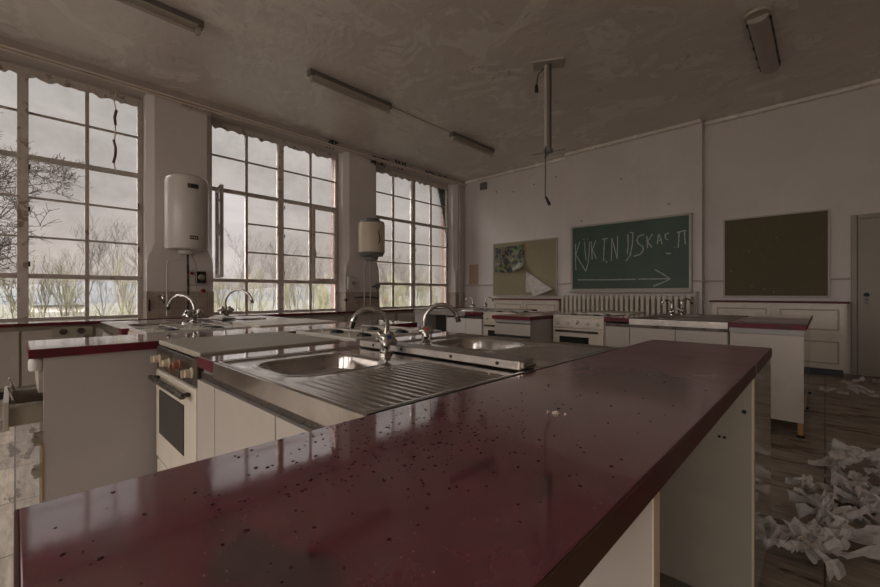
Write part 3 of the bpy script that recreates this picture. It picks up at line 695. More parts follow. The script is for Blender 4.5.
# ===== low run of cupboards along the windows
worktop(-6.60, -6.10, -3.9, 7.6, 'very long wine-red window counter running under all the windows', mat='red_far', z=.785, th=.034)
xs = [-3.9, -2.75, -1.6, -.52, .60, 1.75, 2.9, 4.05, 5.2, 6.4, 7.6]
win_labels = {0:'hidden', }
for i in range(len(xs)-1):
    a, b = xs[i], xs[i+1]
    where = ['behind the camera, furthest', 'behind the camera', 'below the left edge of the left window', 'with a framed panel below the left window', 'with a round double socket plate below the left window', 'beneath the first water heater', 'beneath the middle window, left half', 'beneath the middle window, right half', 'beneath the right window, left half', 'in the corner by the far wall'][i]
    t = thing('window_cupboard', (-6.35, (a+b)/2, 0), 'cream cupboard of the window counter ' + where, 'cupboard')
    MB().box(-6.58, -6.16, a+.002, b-.002, .08, .75).build('carcass', M['olive_panel'], t, bevel=.001)
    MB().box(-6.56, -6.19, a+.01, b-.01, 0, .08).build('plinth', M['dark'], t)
    MB().box(-6.16, -6.142, a+.05, (a+b)/2-.01, .12, .70).build('cupboard_door', M['cream_panel'], t, bevel=.003)
    MB().box(-6.16, -6.142, (a+b)/2+.01, b-.05, .12, .70).build('cupboard_door', M['cream_panel'], t, bevel=.003)
    if i == 4:
        p = MB().box(-6.142, -6.134, .28, .62, .62, .73).build('socket_plate', M['olive_panel'], t, bevel=.002)
        for q in (.37, .52): MB().lathe([(.034,0),(.034,.006),(.026,.006),(.024,.002)], (-6.134, q, .675), 'x', 18).build('socket', M['dark_metal'], p, smooth=True)
# ------------------------------------------------------------------ far wall
t = thing('chalkboard', (-2.6, 7.62, 1.13), 'green chalkboard with chalk lettering and an arrow on the far wall', 'chalkboard')
MB().box(-3.61, -1.61, 7.60, 7.645, 1.19, 2.385).build('writing_surface', M['board'], t)
m = MB(); m.box(-3.65, -3.61, 7.585, 7.648, 1.15, 2.42); m.box(-1.61, -1.57, 7.585, 7.648, 1.15, 2.42); m.box(-3.61, -1.61, 7.585, 7.648, 2.385, 2.42); m.box(-3.61, -1.61, 7.585, 7.648, 1.15, 1.19)
m.build('frame', M['board_frame'], t, bevel=.004)
MB().box(-3.66, -1.56, 7.52, 7.60, 1.115, 1.15).build('chalk_ledge', M['board_frame'], t, bevel=.005)
def stroke(m, pts, r):
    rr = random.Random(int(abs(pts[0][0]*1000+pts[0][1]*777)))
    for i in range(len(pts)-1):
        a, b = pts[i], pts[i+1]; dx, dz = b[0]-a[0], b[1]-a[1]; l = math.hypot(dx, dz) or 1e-6
        n = max(1, int(l/.045)); nx, nz = -dz/l, dx/l
        for k in range(n):
            t0, t1 = k/n, (k+1)/n
            if l > .5 and rr.random() < .04: continue
            w0 = r*rr.uniform(.7, 1.2); w1 = r*rr.uniform(.7, 1.2)
            P0 = (a[0]+dx*t0, a[1]+dz*t0); P1 = (a[0]+dx*t1+dx/l*.004, a[1]+dz*t1+dz/l*.004)
            q = [(P0[0]-nx*w0, P0[1]-nz*w0), (P1[0]-nx*w1, P1[1]-nz*w1), (P1[0]+nx*w1, P1[1]+nz*w1), (P0[0]+nx*w0, P0[1]+nz*w0)]
            m.add([(x, 7.5992, z) for x, z in q]+[(x, 7.6004, z) for x, z in q], [(0,1,2,3),(0,4,5,1),(1,5,6,2),(2,6,7,3),(3,7,4,0)])
STROKES = [[(-3.555, 2.075), (-3.555, 1.821), (-3.545, 1.566)], [(-3.469, 2.105), (-3.548, 1.868)], [(-3.548, 1.868), (-3.446, 1.688), (-3.349, 1.533)], [(-3.371, 2.097), (-3.358, 1.902), (-3.339, 1.745)], [(-3.391, 2.149), (-3.378, 2.141)], [(-3.32, 2.155), (-3.307, 2.147)], [(-3.275, 2.098), (-3.282, 1.866), (-3.301, 1.68), (-3.349, 1.527)], [(-3.237, 2.094), (-3.228, 1.893), (-3.222, 1.753)], [(-3.15, 2.108), (-3.219, 1.938)], [(-3.219, 1.938), (-3.175, 1.843), (-3.138, 1.758)], [(-3.033, 2.116), (-2.925, 2.124)], [(-2.985, 2.117), (-2.997, 1.922), (-3.003, 1.71)], [(-2.967, 1.708), (-2.937, 1.677)], [(-2.86, 1.702), (-2.854, 1.956), (-2.851, 2.12)], [(-2.851, 2.12), (-2.799, 1.922), (-2.755, 1.735)], [(-2.755, 1.735), (-2.75, 1.948), (-2.75, 2.149)], [(-2.568, 2.166), (-2.563, 1.991), (-2.577, 1.818)], [(-2.535, 2.197), (-2.475, 2.179)], [(-2.48, 2.18), (-2.491, 1.985), (-2.529, 1.785), (-2.599, 1.688)], [(-2.292, 2.132), (-2.38, 2.118), (-2.42, 2.05), (-2.388, 1.976), (-2.318, 1.928), (-2.308, 1.856), (-2.366, 1.789), (-2.461, 1.766)], [(-2.25, 2.105), (-2.245, 1.992), (-2.239, 1.893)], [(-2.162, 2.13), (-2.239, 2.006)], [(-2.239, 2.006), (-2.195, 1.932), (-2.172, 1.896)], [(-2.085, 1.95), (-2.07, 2.088), (-2.055, 2.114)], [(-2.055, 2.114), (-2.025, 2.014), (-2.01, 1.944)], [(-2.075, 2.01), (-2.03, 2.012)], [(-1.906, 2.12), (-1.96, 2.104), (-1.965, 2.05), (-1.925, 2.005)], [(-1.95, 1.786), (-1.92, 1.773), (-1.886, 1.776)], [(-1.785, 2.113), (-1.714, 2.127)], [(-1.752, 2.115), (-1.761, 1.977), (-1.768, 1.865)], [(-1.828, 1.869), (-1.819, 1.868)], [(-1.709, 2.132), (-1.649, 2.136)], [(-1.677, 2.134), (-1.672, 2.022), (-1.663, 1.915)], [(-3.512, 1.368), (-2.961, 1.355), (-2.393, 1.354), (-1.906, 1.35)], [(-2.126, 1.514), (-2.005, 1.435), (-1.886, 1.347)], [(-1.886, 1.347), (-2.005, 1.284), (-2.144, 1.23)], [(-3.561, 2.241), (-3.113, 2.221), (-2.669, 2.235), (-2.26, 2.225), (-1.761, 2.205)], [(-2.669, 1.613), (-2.26, 1.593), (-1.809, 1.603)]]
for s_ in STROKES[:-2]:
    m = MB(); stroke(m, s_, .0095); m.build('chalk_stroke', M['chalk'], t)
for s_ in STROKES[-2:]:
    m = MB(); stroke(m, s_, .004); m.build('chalk_smear', M['chalk_faint'], t)

def pinboard(x0, x1, z0, z1, mat, label):
    t = thing('pinboard', ((x0+x1)/2, 7.83, z0), label, 'pinboard')
    MB().box(x0+.02, x1-.02, 7.815, 7.845, z0+.02, z1-.02).build('cork_surface', M[mat], t)
    m = MB(); m.box(x0, x0+.022, 7.805, 7.848, z0, z1); m.box(x1-.022, x1, 7.805, 7.848, z0, z1); m.box(x0+.022, x1-.022, 7.805, 7.848, z1-.022, z1); m.box(x0+.022, x1-.022, 7.805, 7.848, z0, z0+.022)
    m.build('frame', M['board_frame'], t, bevel=.003)
    return t
t = pinboard(-5.70, -4.06, 1.04, 2.275, 'cork_olive', 'olive green pinboard with a poster pinned on it')
t = pinboard(-1.18, .05, 1.045, 2.28, 'cork_brown', 'empty dark brown pinboard left of the door')
for k in range(6): MB().lathe([(.006,-.003),(.006,.003)], (R.uniform(-1.1,-.02), 7.812, R.uniform(1.12, 2.2)), 'y', 6).build('drawing_pin', M['radiator'], t)
# poster with curled corner
def sheet(name, fn, nu, nv, mat, label, cat, th=.0016, parent=None):
    m = MB()
    for k in (0, 1):
        for j in range(nv+1):
            for i in range(nu+1):
                p = fn(i/nu, j/nv); m.v.append((p[0], p[1]-k*th, p[2]))
    W = nu+1; S = W*(nv+1)
    for j in range(nv):
        for i in range(nu):
            a = j*W+i; m.f.append((a, a+W, a+W+1, a+1)); a += S; m.f.append((a, a+1, a+W+1, a+W))
    per = [i for i in range(W)]+[j*W+nu for j in range(1, nv+1)]+[nv*W+i for i in range(nu-1,-1,-1)]+[j*W for j in range(nv-1,0,-1)]
    for k in range(len(per)):
        a, b = per[k], per[(k+1) % len(per)]; m.f.append((a, b, b+S, a+S))
    o = m.build(name, M[mat], parent, smooth=True)
    if label: tag(o, label, cat)
    return o
def pf(u, v):
    x = -5.63+.79*u; z = 1.60+.57*v+(.02*u if v > .5 else 0)
    c = smoothstep(.55, 1.0, u)*smoothstep(.35, 0, v); z += .06*c-.02*math.sin(u*3)*(1-v)
    return (x, 7.797-.10*c-.005*math.sin(9*u), z)
ps = sheet('poster', pf, 24, 14, 'poster', 'crowded colourful collage poster with a curled lower corner on the olive pinboard', 'poster')
# white sheet, half fallen forward
def qf(u, v): return (-4.80+.26*u, 7.803-.003*math.sin(5*v), 1.13+.44*v*(1-.3*u))
ps = sheet('leaflet', qf, 6, 6, 'paper', 'white leaflet with a blue picture, folded forward on the olive pinboard', 'leaflet')
m = MB(); tri = [(-4.805, 7.795, 1.60), (-4.10, 7.70, 1.185), (-4.53, 7.66, 1.03), (-4.68, 7.72, 1.30)]
m.add(tri+[(a, b+.003, c) for a, b, c in tri], [(0,3,2,1), (4,5,6,7), (0,1,5,4), (1,2,6,5), (2,3,7,6), (3,0,4,7)])
m.build('folded_flap', M['paper'], ps)
m = MB(); m.lathe([(.0,0),(.03,.0),(.03,-.002)], (-4.745, 7.807, 1.43), 'y', 10); m.box(-4.77, -4.725, 7.804, 7.807, 1.27, 1.41); m.box(-4.765, -4.72, 7.804, 7.807, 1.20, 1.27)
m.build('blue_picture', M['blue_plastic'], ps)
tag(MB().box(-6.46, -6.17, YF-.004, YF, 1.33, 1.82).build('paper_note', M['paper_tan']), 'blank tan paper sheet on the far wall beside the window corner', 'paper')
m = MB(); m.box(-6.10, -5.90, YF-.035, YF, 3.62, 3.79)
for k in range(5): m.box(-6.08, -5.92, YF-.042, YF-.035, 3.64+.03*k, 3.652+.03*k)
tag(m.build('air_vent', M['heater_grey'], bevel=.004), 'small square dark air vent high on the far wall near the corner', 'vent')
for (x, z, ) in [(-5.62, 3.50), (-5.15, 3.42), (-4.62, 3.49), (-4.1, 3.55)]:
    o = MB().lathe([(.004,0),(.016,-.004),(.013,-.02),(.006,-.03)], (x, YF, z), 'y', 10).build('wall_plug', M['heater_grey'], smooth=True); tag(o, 'small dark wall plug in the row high above the olive pinboard', 'wall plug', 'wall plugs above the olive pinboard')
for (x, z, yy) in [(-3.45, 2.52, 7.65), (-2.7, 3.2, 7.65), (-1.92, 2.62, 7.65)]:
    o = MB().lathe([(.004,0),(.014,-.004),(.012,-.014),(.006,-.02)], (x, yy, z), 'y', 10).build('wall_plug', M['heater_grey'], smooth=True); tag(o, 'small dark wall plug above the green chalkboard', 'wall plug', 'wall plugs above the chalkboard')

# radiator
t = thing('radiator', (-2.65, 7.52, .3), 'long cream column radiator under the green chalkboard', 'radiator')
x = -3.76; first = None
for k in range(26):
    q = -3.74+k*.0862
    if first is None:
        m = MB()
        for yy in (7.44, 7.50, 7.56): m.box(q-.027, q+.027, yy-.022, yy+.022, .36, 1.02)
        m.box(q-.038, q+.038, 7.42, 7.585, 1.0, 1.06); m.box(q-.038, q+.038, 7.42, 7.585, .32, .38)
        first = m.build('radiator_section', M['radiator'], t, bevel=.012, seg=2)
    else:
        c = first.copy(); COL.objects.link(c); c.parent = t; c.location.x = first.location.x + k*.0862
m = MB(); m.tube([(-3.74, 7.51, .35), (-1.585, 7.51, .35)], .02, 8); m.tube([(-3.74, 7.51, 1.03), (-1.585, 7.51, 1.03)], .02, 8)
for q in (-3.70, -2.62, -1.62): m.box(q-.012, q+.012, 7.44, 7.56, 0, .34)
m.build('feed_pipe', M['radiator'], t)
tag(MB().tube([(-1.50, 7.55, .02), (-1.50, 7.55, 1.05), (-1.50, 7.58, 1.10), (-1.50, 7.66, 1.12)], .018, 10).build('heating_pipe', M['rail'], smooth=True), 'vertical cream heating pipe beside the right end of the radiator', 'pipe')
# wall cupboards
def wall_cupboard(x0, x1, y0, zt, label, rows, cols):
    t = thing('wall_cupboard', ((x0+x1)/2, (y0+YF)/2, 0), label, 'cupboard')
    MB().box(x0+.03, x1-.03, y0+.03, YF-.01, .10, zt-.024).build('carcass', M['cream'], t, bevel=.002)
    MB().box(x0+.06, x1-.06, y0+.08, YF-.02, 0, .10).build('plinth', M['black'], t)
    MB().box(x0, x1, y0, YF-.005, zt-.024, zt).build('worktop', M['red_edge'], t, bevel=.003)
    w = (x1-x0-.06-.04*(cols-1)-.04)/cols
    for r_, (z0, z1) in enumerate(rows):
        for k in range(cols):
            a = x0+.05+k*(w+.04); b = a+w
            d = MB().box(a, b, y0+.012, y0+.03, z0, z1).build('cupboard_door', M['cream'], t, bevel=.002)
            f = .05; m = MB()
            m.box(a+f, b-f, y0+.004, y0+.012, z0+f, z0+f+.018); m.box(a+f, b-f, y0+.004, y0+.012, z1-f-.018, z1-f); m.box(a+f, a+f+.018, y0+.004, y0+.012, z0+f+.018, z1-f-.018); m.box(b-f-.018, b-f, y0+.004, y0+.012, z0+f+.018, z1-f-.018)
            m.build('panel_moulding', M['moulding'], d, bevel=.004)
wall_cupboard(-1.30, .235, 7.40, .992, 'cream panelled cupboard with red top under the brown pinboard', [(.12, .52), (.56, .94)], 2)
wall_cupboard(-5.46, -3.80, 7.42, .99, 'cream panelled cupboard with red top under the olive pinboard', [(.12, .52), (.56, .93)], 2)

# ------------------------------------------------------------------ water heaters on the piers
t = thing('water_heater', (-6.35, 1.63, 1.66), 'tall white boiler hung on the pier between left and middle windows', 'water heater')
MB().lathe([(.10, 1.685), (.20, 1.69), (.245, 1.70), (.26, 1.73), (.262, 2.62), (.245, 2.665), (.21, 2.69), (.08, 2.70)], (-6.35, 1.63, 0), 'z', 40).build('tank', M['heater_white'], t, smooth=True)
MB().lathe([(.06, 1.635), (.10, 1.64), (.105, 1.685)], (-6.35, 1.63, 0), 'z', 24).build('bottom_cap', M['white_plastic'], t, smooth=True)
MB().box(-6.61, -6.55, 1.50, 1.76, 1.8, 2.6).build('wall_bracket', M['heater_white'], t)
def plate(cx, cy, r, a0, a1, z0, z1, mat, name, par):
    m = MB(); n = 8
    for k in range(n+1):
        a = a0+(a1-a0)*k/n
        for rr_ in (r, r+.003):
            for z in (z0, z1): m.v.append((cx+rr_*math.cos(a), cy+rr_*math.sin(a), z))
    for k in range(n):
        b = 4*k; m.f += [(b+2,b+6,b+7,b+3), (b,b+1,b+5,b+4), (b+1,b+3,b+7,b+5), (b,b+4,b+6,b+2)]
    m.f += [(0,2,3,1), (4*n,4*n+1,4*n+3,4*n+2)]
    return m.build(name, M[mat], par)
fa = math.atan2(-1.63, 6.35)       # towards the room
plate(-6.35, 1.63, .262, fa+.02, fa+.52, 2.50, 2.56, 'dark_metal', 'name_plate', t)
plate(-6.35, 1.63, .262, fa+.12, fa+.50, 1.82, 1.87, 'black', 'rating_label', t)
for k in range(4): plate(-6.35, 1.63, .265, fa+.15+.08*k, fa+.19+.08*k, 1.832, 1.858, 'ivory', 'label_mark', t)
tag(MB().tube([(-6.37, 1.58, 1.66), (-6.40, 1.58, 1.58), (-6.42, 1.44, 1.56), (-6.42, 1.41, 1.52), (-6.42, 1.41, .80)], .010, 8).build('water_pipe', M['heater_white'], smooth=True), 'thin white pipe looping down left under the tall white boiler', 'pipe')
tag(MB().tube([(-6.36, 1.64, 1.66), (-6.37, 1.65, 1.2), (-6.42, 1.66, .80)], .016, 8).build('water_pipe', M['dark_metal'], smooth=True), 'dark vertical pipe straight below the tall white boiler', 'pipe')
tag(MB().tube([(-6.40, 1.70, 1.64), (-6.42, 1.76, 1.5), (-6.44, 1.78, .80)], .007, 8).build('water_pipe', M['rail'], smooth=True), 'thin pale pipe on the right under the tall white boiler', 'pipe')
t = thing('switch_box', (-6.56, 1.86, 1.3), 'black dial switch on a white plate beside the white boiler pipes', 'switch')
MB().box(-6.612, -6.58, 1.70, 1.94, 1.22, 1.44).build('back_plate', M['white_plastic'], t, bevel=.006)
b = MB().box(-6.58, -6.54, 1.79, 1.925, 1.25, 1.42).build('switch_housing', M['black'], t, bevel=.01)
MB().lathe([(.045, 0), (.045, .012), (.03, .018), (.01, .018)], (-6.54, 1.858, 1.335), 'x', 18).build('dial', M['chrome'], b, smooth=True)
m = MB().lathe([(.022, 0), (.022, .02), (.012, .025)], (-6.58, 1.745, 1.39), 'x', 12).build('red_button', M['red_plastic'], t, smooth=True)
tag(MB().lathe([(.03, 0), (.03, .02), (.015, .03)], (-6.612, 1.90, 1.14), 'x', 14).build('push_button', M['red_plastic'], smooth=True), 'small red push button on the pier below the black dial switch', 'button')
# old wall taps / valves on tiled dado
t = thing('stop_valve', (-6.59, 1.35, .9), 'old cross-handled wall valve low on the first pier', 'valve')
m = MB(); m.tube([(-6.61, 1.38, 1.02), (-6.50, 1.38, 1.02), (-6.46, 1.38, .98)], .014, 8); m.build('valve_body', M['chrome'], t, smooth=True)
m = MB(); m.tube([(-6.50, 1.32, 1.07), (-6.50, 1.44, 1.07)], .008, 6); m.tube([(-6.50, 1.38, 1.02), (-6.50, 1.38, 1.08)], .008, 6); m.build('cross_handle', M['chrome'], t)
tag(MB().box(-6.612, -6.60, 1.24, 1.26, .86, 1.02).build('conduit_stub', M['black']), 'short dark slot on the tiles left of the old valve', 'conduit')

t = thing('water_heater', (-6.345, 4.745, 1.78), 'short cream boiler with dark caps on the pier right of the middle window', 'water heater')
MB().lathe([(.10, 1.88), (.252, 1.885), (.256, 1.92), (.256, 2.42), (.252, 2.445)], (-6.345, 4.745, 0), 'z', 36).build('tank', M['heater_cream'], t, smooth=True)
MB().lathe([(.252, 2.445), (.24, 2.475), (.17, 2.50), (.16, 2.535), (.05, 2.54)], (-6.345, 4.745, 0), 'z', 36).build('top_cap', M['heater_grey'], t, smooth=True)
MB().lathe([(.10, 1.74), (.12, 1.745), (.13, 1.80), (.22, 1.82), (.252, 1.885)], (-6.345, 4.745, 0), 'z', 36).build('bottom_cap', M['heater_grey'], t, smooth=True)
MB().box(-6.61, -6.55, 4.65, 4.85, 1.95, 2.4).build('wall_bracket', M['heater_grey'], t)
fa = math.atan2(-4.745, 6.37)
m = MB(); zs = [(.62, 2.33), (.52, 2.27), (.60, 2.19), (.66, 2.14), (.58, 2.07), (.50, 2.02)]
r_ = .259; m.tube([(-6.345+r_*math.cos(fa+a), 4.745+r_*math.sin(fa+a), z) for a, z in zs], [.003, .010, .012, .012, .010, .003], 6)
m.build('flash_emblem', M['black'], t)
tag(MB().tube([(-6.40, 4.68, 1.75), (-6.42, 4.64, 1.55), (-6.43, 4.64, .79)], .014, 8).build('water_pipe', M['rail'], smooth=True), 'pale left-hand pipe below the short cream boiler', 'pipe')
tag(MB().tube([(-6.38, 4.76, 1.75), (-6.42, 4.78, 1.5), (-6.43, 4.78, .79)], .014, 8).build('water_pipe', M['rail'], smooth=True), 'pale right-hand pipe below the short cream boiler', 'pipe')
tag(MB().tube([(-6.44, 4.42, 1.02), (-6.44, 4.62, 1.03), (-6.44, 4.80, 1.03), (-6.44, 4.98, 1.0)], .016, 8).build('manifold_pipe', M['dark_metal'], smooth=True), 'dark horizontal pipe joint below the short cream boiler', 'pipe')
t = thing('stop_valve', (-6.50, 4.95, 1.18), 'round dark valve with fittings right under the short cream boiler', 'valve')
MB().tube([(-6.61, 4.97, 1.24), (-6.44, 4.97, 1.24)], .02, 8).build('valve_body', M['dark_metal'], t, smooth=True)
MB().lathe([(.01, 0), (.06, .004), (.06, .03), (.01, .034)], (-6.46, 4.97, 1.24), 'x', 18).build('hand_wheel', M['heater_grey'], t, smooth=True)
MB().tube([(-6.44, 4.97, 1.22), (-6.44, 4.97, 1.0)], .012, 8).build('riser', M['dark_metal'], t)
t = thing('thermostat', (-6.60, 4.44, 1.22), 'small white round-cornered thermostat box left of the cream boiler pipes', 'thermostat')
MB().box(-6.612, -6.55, 4.36, 4.53, 1.17, 1.42).build('housing', M['white_plastic'], t, bevel=.02)
MB().lathe([(.035, 0), (.035, .01), (.01, .014)], (-6.55, 4.47, 1.30), 'x', 14).build('dial', M['chrome'], t, smooth=True)
tag(MB().lathe([(.03, 0), (.03, .04), (.01, .045)], (-6.60, 4.32-.0, .98), 'x', 12).build('wall_socket', M['black'], smooth=True), 'small black socket low on the corner right of the middle window', 'socket')
for k, q in enumerate((7.60, 7.68)):
    tag(MB().tube([(-6.55, q, .8), (-6.55, q, 3.78)], .022, 8).build('heating_pipe', M['rail'], smooth=True), ['left', 'right'][k] + '-hand vertical pipe of the pair in the far window corner', 'pipe')
# blackened and flaking plaster along the cornice
def flakes(y0, y1, z0, z1, n, mat, label, seed):
    rr = random.Random(seed); m = MB()
    for k in range(n):
        y = rr.uniform(y0, y1); z = z0+(z1-z0)*rr.random()**.6; s = rr.uniform(.008, .028)
        m.obox((XW+.089+rr.uniform(0, .005) if z > ZC-.1 else XW+.012+rr.uniform(0,.01), y, z), (.004, s, s*rr.uniform(.5, 1.6)), Matrix.Rotation(rr.uniform(0, 3), 3, 'X'))
    o = m.build('plaster_flakes', M[mat]); tag(o, label, 'flakes', kind='stuff')
flakes(1.62, 2.0, 3.72, 3.83, 70, 'flake', 'pale crumbling plaster flakes above the white boiler', 1)
flakes(3.92, 4.12, 3.76, 3.90, 55, 'mould', 'black mould patch on the cornice above the middle window', 2)
flakes(4.9, 5.35, 3.70, 3.86, 80, 'mould', 'black flaking streak on the cornice above the second pier', 3)
flakes(5.5, 5.8, 3.74, 3.9, 60, 'mould', 'black flaking blot at the left top of the right window', 4)
flakes(6.4, 7.1, 3.78, 3.88, 60, 'mould', 'speckled black mould over the right half of the right window', 5)
# frayed cord hanging in the left window
t = thing('hanging_cord', (-6.72, .90, 2.7), 'frayed reddish cord hanging inside the left window', 'cord')
rr = random.Random(3)
pts = [(-6.72+rr.uniform(-.008,.008), .905+rr.uniform(-.015,.015), 3.80-.1*i) for i in range(12)]
MB().tube(pts, .008, 6).build('cord', M['rail_hi'], t)
MB().tube([(p[0]+.01, p[1], p[2]) for p in pts[3:6]], .017, 6).build('red_tassel', M['rope'], t)
MB().tube([(p[0]+.01, p[1]-.01, p[2]) for p in pts[7:11]], .015, 6).build('lower_tassel', M['rope'], t)

# ------------------------------------------------------------------ ceiling lights
def strip_light(x, y0, y1, label, wide=False):
    t = thing('strip_light', (x, (y0+y1)/2, ZC-.12), label, 'strip light', 'fluorescent strip lights on the ceiling')
    if not wide:
        MB().box(x-.045, x+.045, y0, y1, ZC-.075, ZC).build('housing', M['fixture_dark'], t, bevel=.006)
        MB().prism([(x-.075, y0+.06), (x+.075, y0+.06), (x+.075, y1-.06), (x-.075, y1-.06)], ZC-.088, ZC-.074).build('reflector', M['fixture'], t, bevel=.004)
        MB().tube([(x, y0+.07, ZC-.118), (x, y1-.07, ZC-.118)], .018, 14).build('tube_lamp', M['diffuser'], t, smooth=True)
        for q in (y0+.045, y1-.045): MB().box(x-.028, x+.028, q-.02, q+.02, ZC-.145, ZC-.07).build('lamp_holder', M['fixture'], t, bevel=.005)
    else:
        MB().box(x-.10, x+.10, y0, y1, ZC-.03, ZC).build('housing', M['fixture_dark'], t, bevel=.004)
        m = MB(); n = 14
        for k in range(n+1):
            a = PI*k/n
            for q in (y0+.03, y1-.03): m.v.append((x-.088*math.cos(a), q, ZC-.03-.075*math.sin(a)**.7))
        for k in range(n): m.f.append((2*k, 2*k+1, 2*k+3, 2*k+2))
        m.f.append(tuple(2*k for k in range(n+1))); m.f.append(tuple(2*k+1 for k in reversed(range(n+1))))
        m.build('diffuser', M['diffuser'], t, smooth=True, fix=True)
        m = MB()
        for s_ in (-1, 1):
            m.box(x+s_*.092-.006, x+s_*.092+.006, y0+.01, y1-.01, ZC-.042, ZC-.028)
            for k in range(5): q = y0+.15+(y1-y0-.3)*k/4; m.box(x+s_*.096-.008, x+s_*.096+.008, q-.02, q+.02, ZC-.055, ZC-.03)
        m.build('clip_rail', M['black'], t)
        m = MB(); m.lathe([(.01, 0), (.115, 0), (.118, .03), (.10, .045), (.01, .045)], (x, y0+.03, ZC-.048), 'z', 24); m.build('end_cap', M['fixture'], t, smooth=True)
    return t
strip_light(-4.70, -.15, 1.35, 'bare strip light cut off by the top left edge of the picture')
strip_light(-4.70, 2.54, 3.86, 'bare strip light on the ceiling above the middle window')
strip_light(-4.72, 5.24, 6.46, 'bare strip light nearest the far corner of the ceiling')
strip_light(-.49, 5.10, 6.46, 'covered strip light with clips on the right side of the ceiling', True)
tag(MB().tube([(-4.72, 3.86, ZC-.012), (-4.73, 4.5, ZC-.012), (-4.72, 5.24, ZC-.012)], .008, 6).build('ceiling_cable', M['fixture']), 'surface cable on the ceiling joining two strip lights', 'cable')
# pendant power column
px, py = -2.455, 4.50
t = thing('service_column', (px, py, 2.8), 'thin metal rod hanging from the ceiling over the aisle', 'ceiling column')
MB().obox((px, py, ZC-.012), (.36, .20, .022), Matrix.Rotation(.5, 3, 'Z')).build('ceiling_plate', M['rail'], t, bevel=.004)
m = MB(); m.box(px-.038, px-.004, py-.03, py+.03, 2.86, ZC-.02); m.build('front_channel', M['rail'], t, bevel=.004)
m = MB(); m.box(px, px+.032, py-.03, py+.03, 2.86, ZC-.02); m.build('rear_channel', M['fixture_dark'], t, bevel=.004)
m = MB(); m.tube([(px-.15, py-.12, 2.80), (px, py, 2.83), (px+.16, py+.13, 2.86)], .004, 6); m.box(px-.045, px+.045, py-.035, py+.035, 2.82, 2.87); m.tube([(px-.05, py, 2.77), (px+.05, py, 2.85)], .010, 6)
m.build('end_clamp', M['heater_grey'], t)
m = MB(); m.tube([(px-.03, py-.02, ZC-.05), (px-.10, py-.06, ZC-.12), (px-.12, py-.07, ZC-.25)], .006, 6); m.tube([(px-.12, py-.07, ZC-.25), (px-.12, py-.07, ZC-.34)], [.018, .024], 8)
m.build('loose_plug', M['black'], t)
m = MB(); m.tube([(px-.02, py, 2.95), (px-.01, py-.05, 2.86), (px-.02, py-.03, 2.6), (px-.03, py-.02, 2.30), (px-.01, py-.02, 2.26)], .006, 6)
m.tube([(px-.02, py-.02, 2.28), (px+.03, py-.02, 2.18)], [.014, .022], 8); m.tube([(px-.03, py-.01, 3.02), (px-.03, py-.01, 2.9)], [.02, .014], 8)
m.build('pull_cord', M['black'], t)

# ------------------------------------------------------------------ litter on the floor and the worktop
def ribbon(m, start, head, length, width, rr, zbase=0.01):
    n = max(6, int(length/.022)); p = Vector((start[0], start[1], zbase+rr.uniform(.01, .06))); a = head; tilt = rr.uniform(-.6, .6); zv = 0
    rows = []
    for i in range(n+1):
        a += rr.uniform(-.42, .42); tilt += rr.uniform(-.5, .5); tilt *= .93
        zv = zv*.6 + rr.uniform(-.012, .013)
        p = p + Vector((math.cos(a)*length/n, math.sin(a)*length/n, 0)); p.z = max(zbase+.004, min(zbase+.10, p.z+zv))
        side = Vector((-math.sin(a)*math.cos(tilt), math.cos(a)*math.cos(tilt), math.sin(tilt)))
        row = []
        for j in range(5):
            q = p + side*width*(j/4-.5) + Vector((0, 0, rr.uniform(-.006, .008)+.012*math.sin(j*2.4+i*.8)))
            q.z = max(zbase, q.z); row.append(tuple(q))
        rows.append(row)
    b = len(m.v)
    for r_ in rows: m.v += r_
    for i in range(n):
        for j in range(4): k = b+i*5+j; m.f.append((k, k+1, k+6, k+5))
def heap(path, n, label, seed, L=(.18, .45), spread=.13, width=(.05, .11), lift=.07):
    rr = random.Random(seed); m = MB()
    for k in range(n):
        t_ = rr.random()*(len(path)-1); i = int(t_); f = t_-i
        c = (path[i][0]*(1-f)+path[i+1][0]*f+rr.gauss(0, spread), path[i][1]*(1-f)+path[i+1][1]*f+rr.gauss(0, spread))
        ribbon(m, c, rr.uniform(0, 2*PI), rr.uniform(*L), rr.uniform(*width), rr, rr.uniform(0, lift))
    o = m.build('paper_streamer', M['paper'], smooth=False)
    md = o.modifiers.new('thick', 'SOLIDIFY'); md.thickness = .0012
    tag(o, label, 'paper'); return o
heap([(.225, 3.85), (.16, 3.54), (.08, 3.15)], 24, 'long crumpled trail of white tissue paper on the floor at the right edge', 11, spread=.028, L=(.10,.24), width=(.03,.075))
heap([(.17, 3.0), (.16, 2.88), (.10, 2.68)], 22, 'middle clump of the white tissue paper trail on the floor', 17, spread=.035, L=(.10,.24), width=(.03,.075))
heap([(.06, 2.50), (-.015, 2.36), (-.07, 2.2)], 22, 'heap of crumpled white tissue by the end of the foreground cabinet', 12, spread=.04, L=(.10,.26), width=(.04,.085))
heap([(-.075, 2.93), (-.03, 2.90)], 5, 'small curl of white tissue left of the long tissue trail', 13, L=(.08,.15), spread=.015, width=(.03,.06))
heap([(.30, 6.35), (.15, 6.25), (-.05, 6.2)], 9, 'flattened pale paper scraps on the floor before the door cupboard', 14, L=(.08, .22), spread=.07, width=(.02,.05), lift=.02)
heap([(.55, 7.2), (.3, 7.0)], 5, 'few torn paper scraps on the floor near the door', 15, L=(.08, .16), spread=.1, width=(.02,.05), lift=.02)
heap([(-3.15, -.35), (-3.08, -.18)], 4, 'small white paper scraps on the floor near the open drawer', 16, L=(.1, .2), spread=.08, lift=.02)
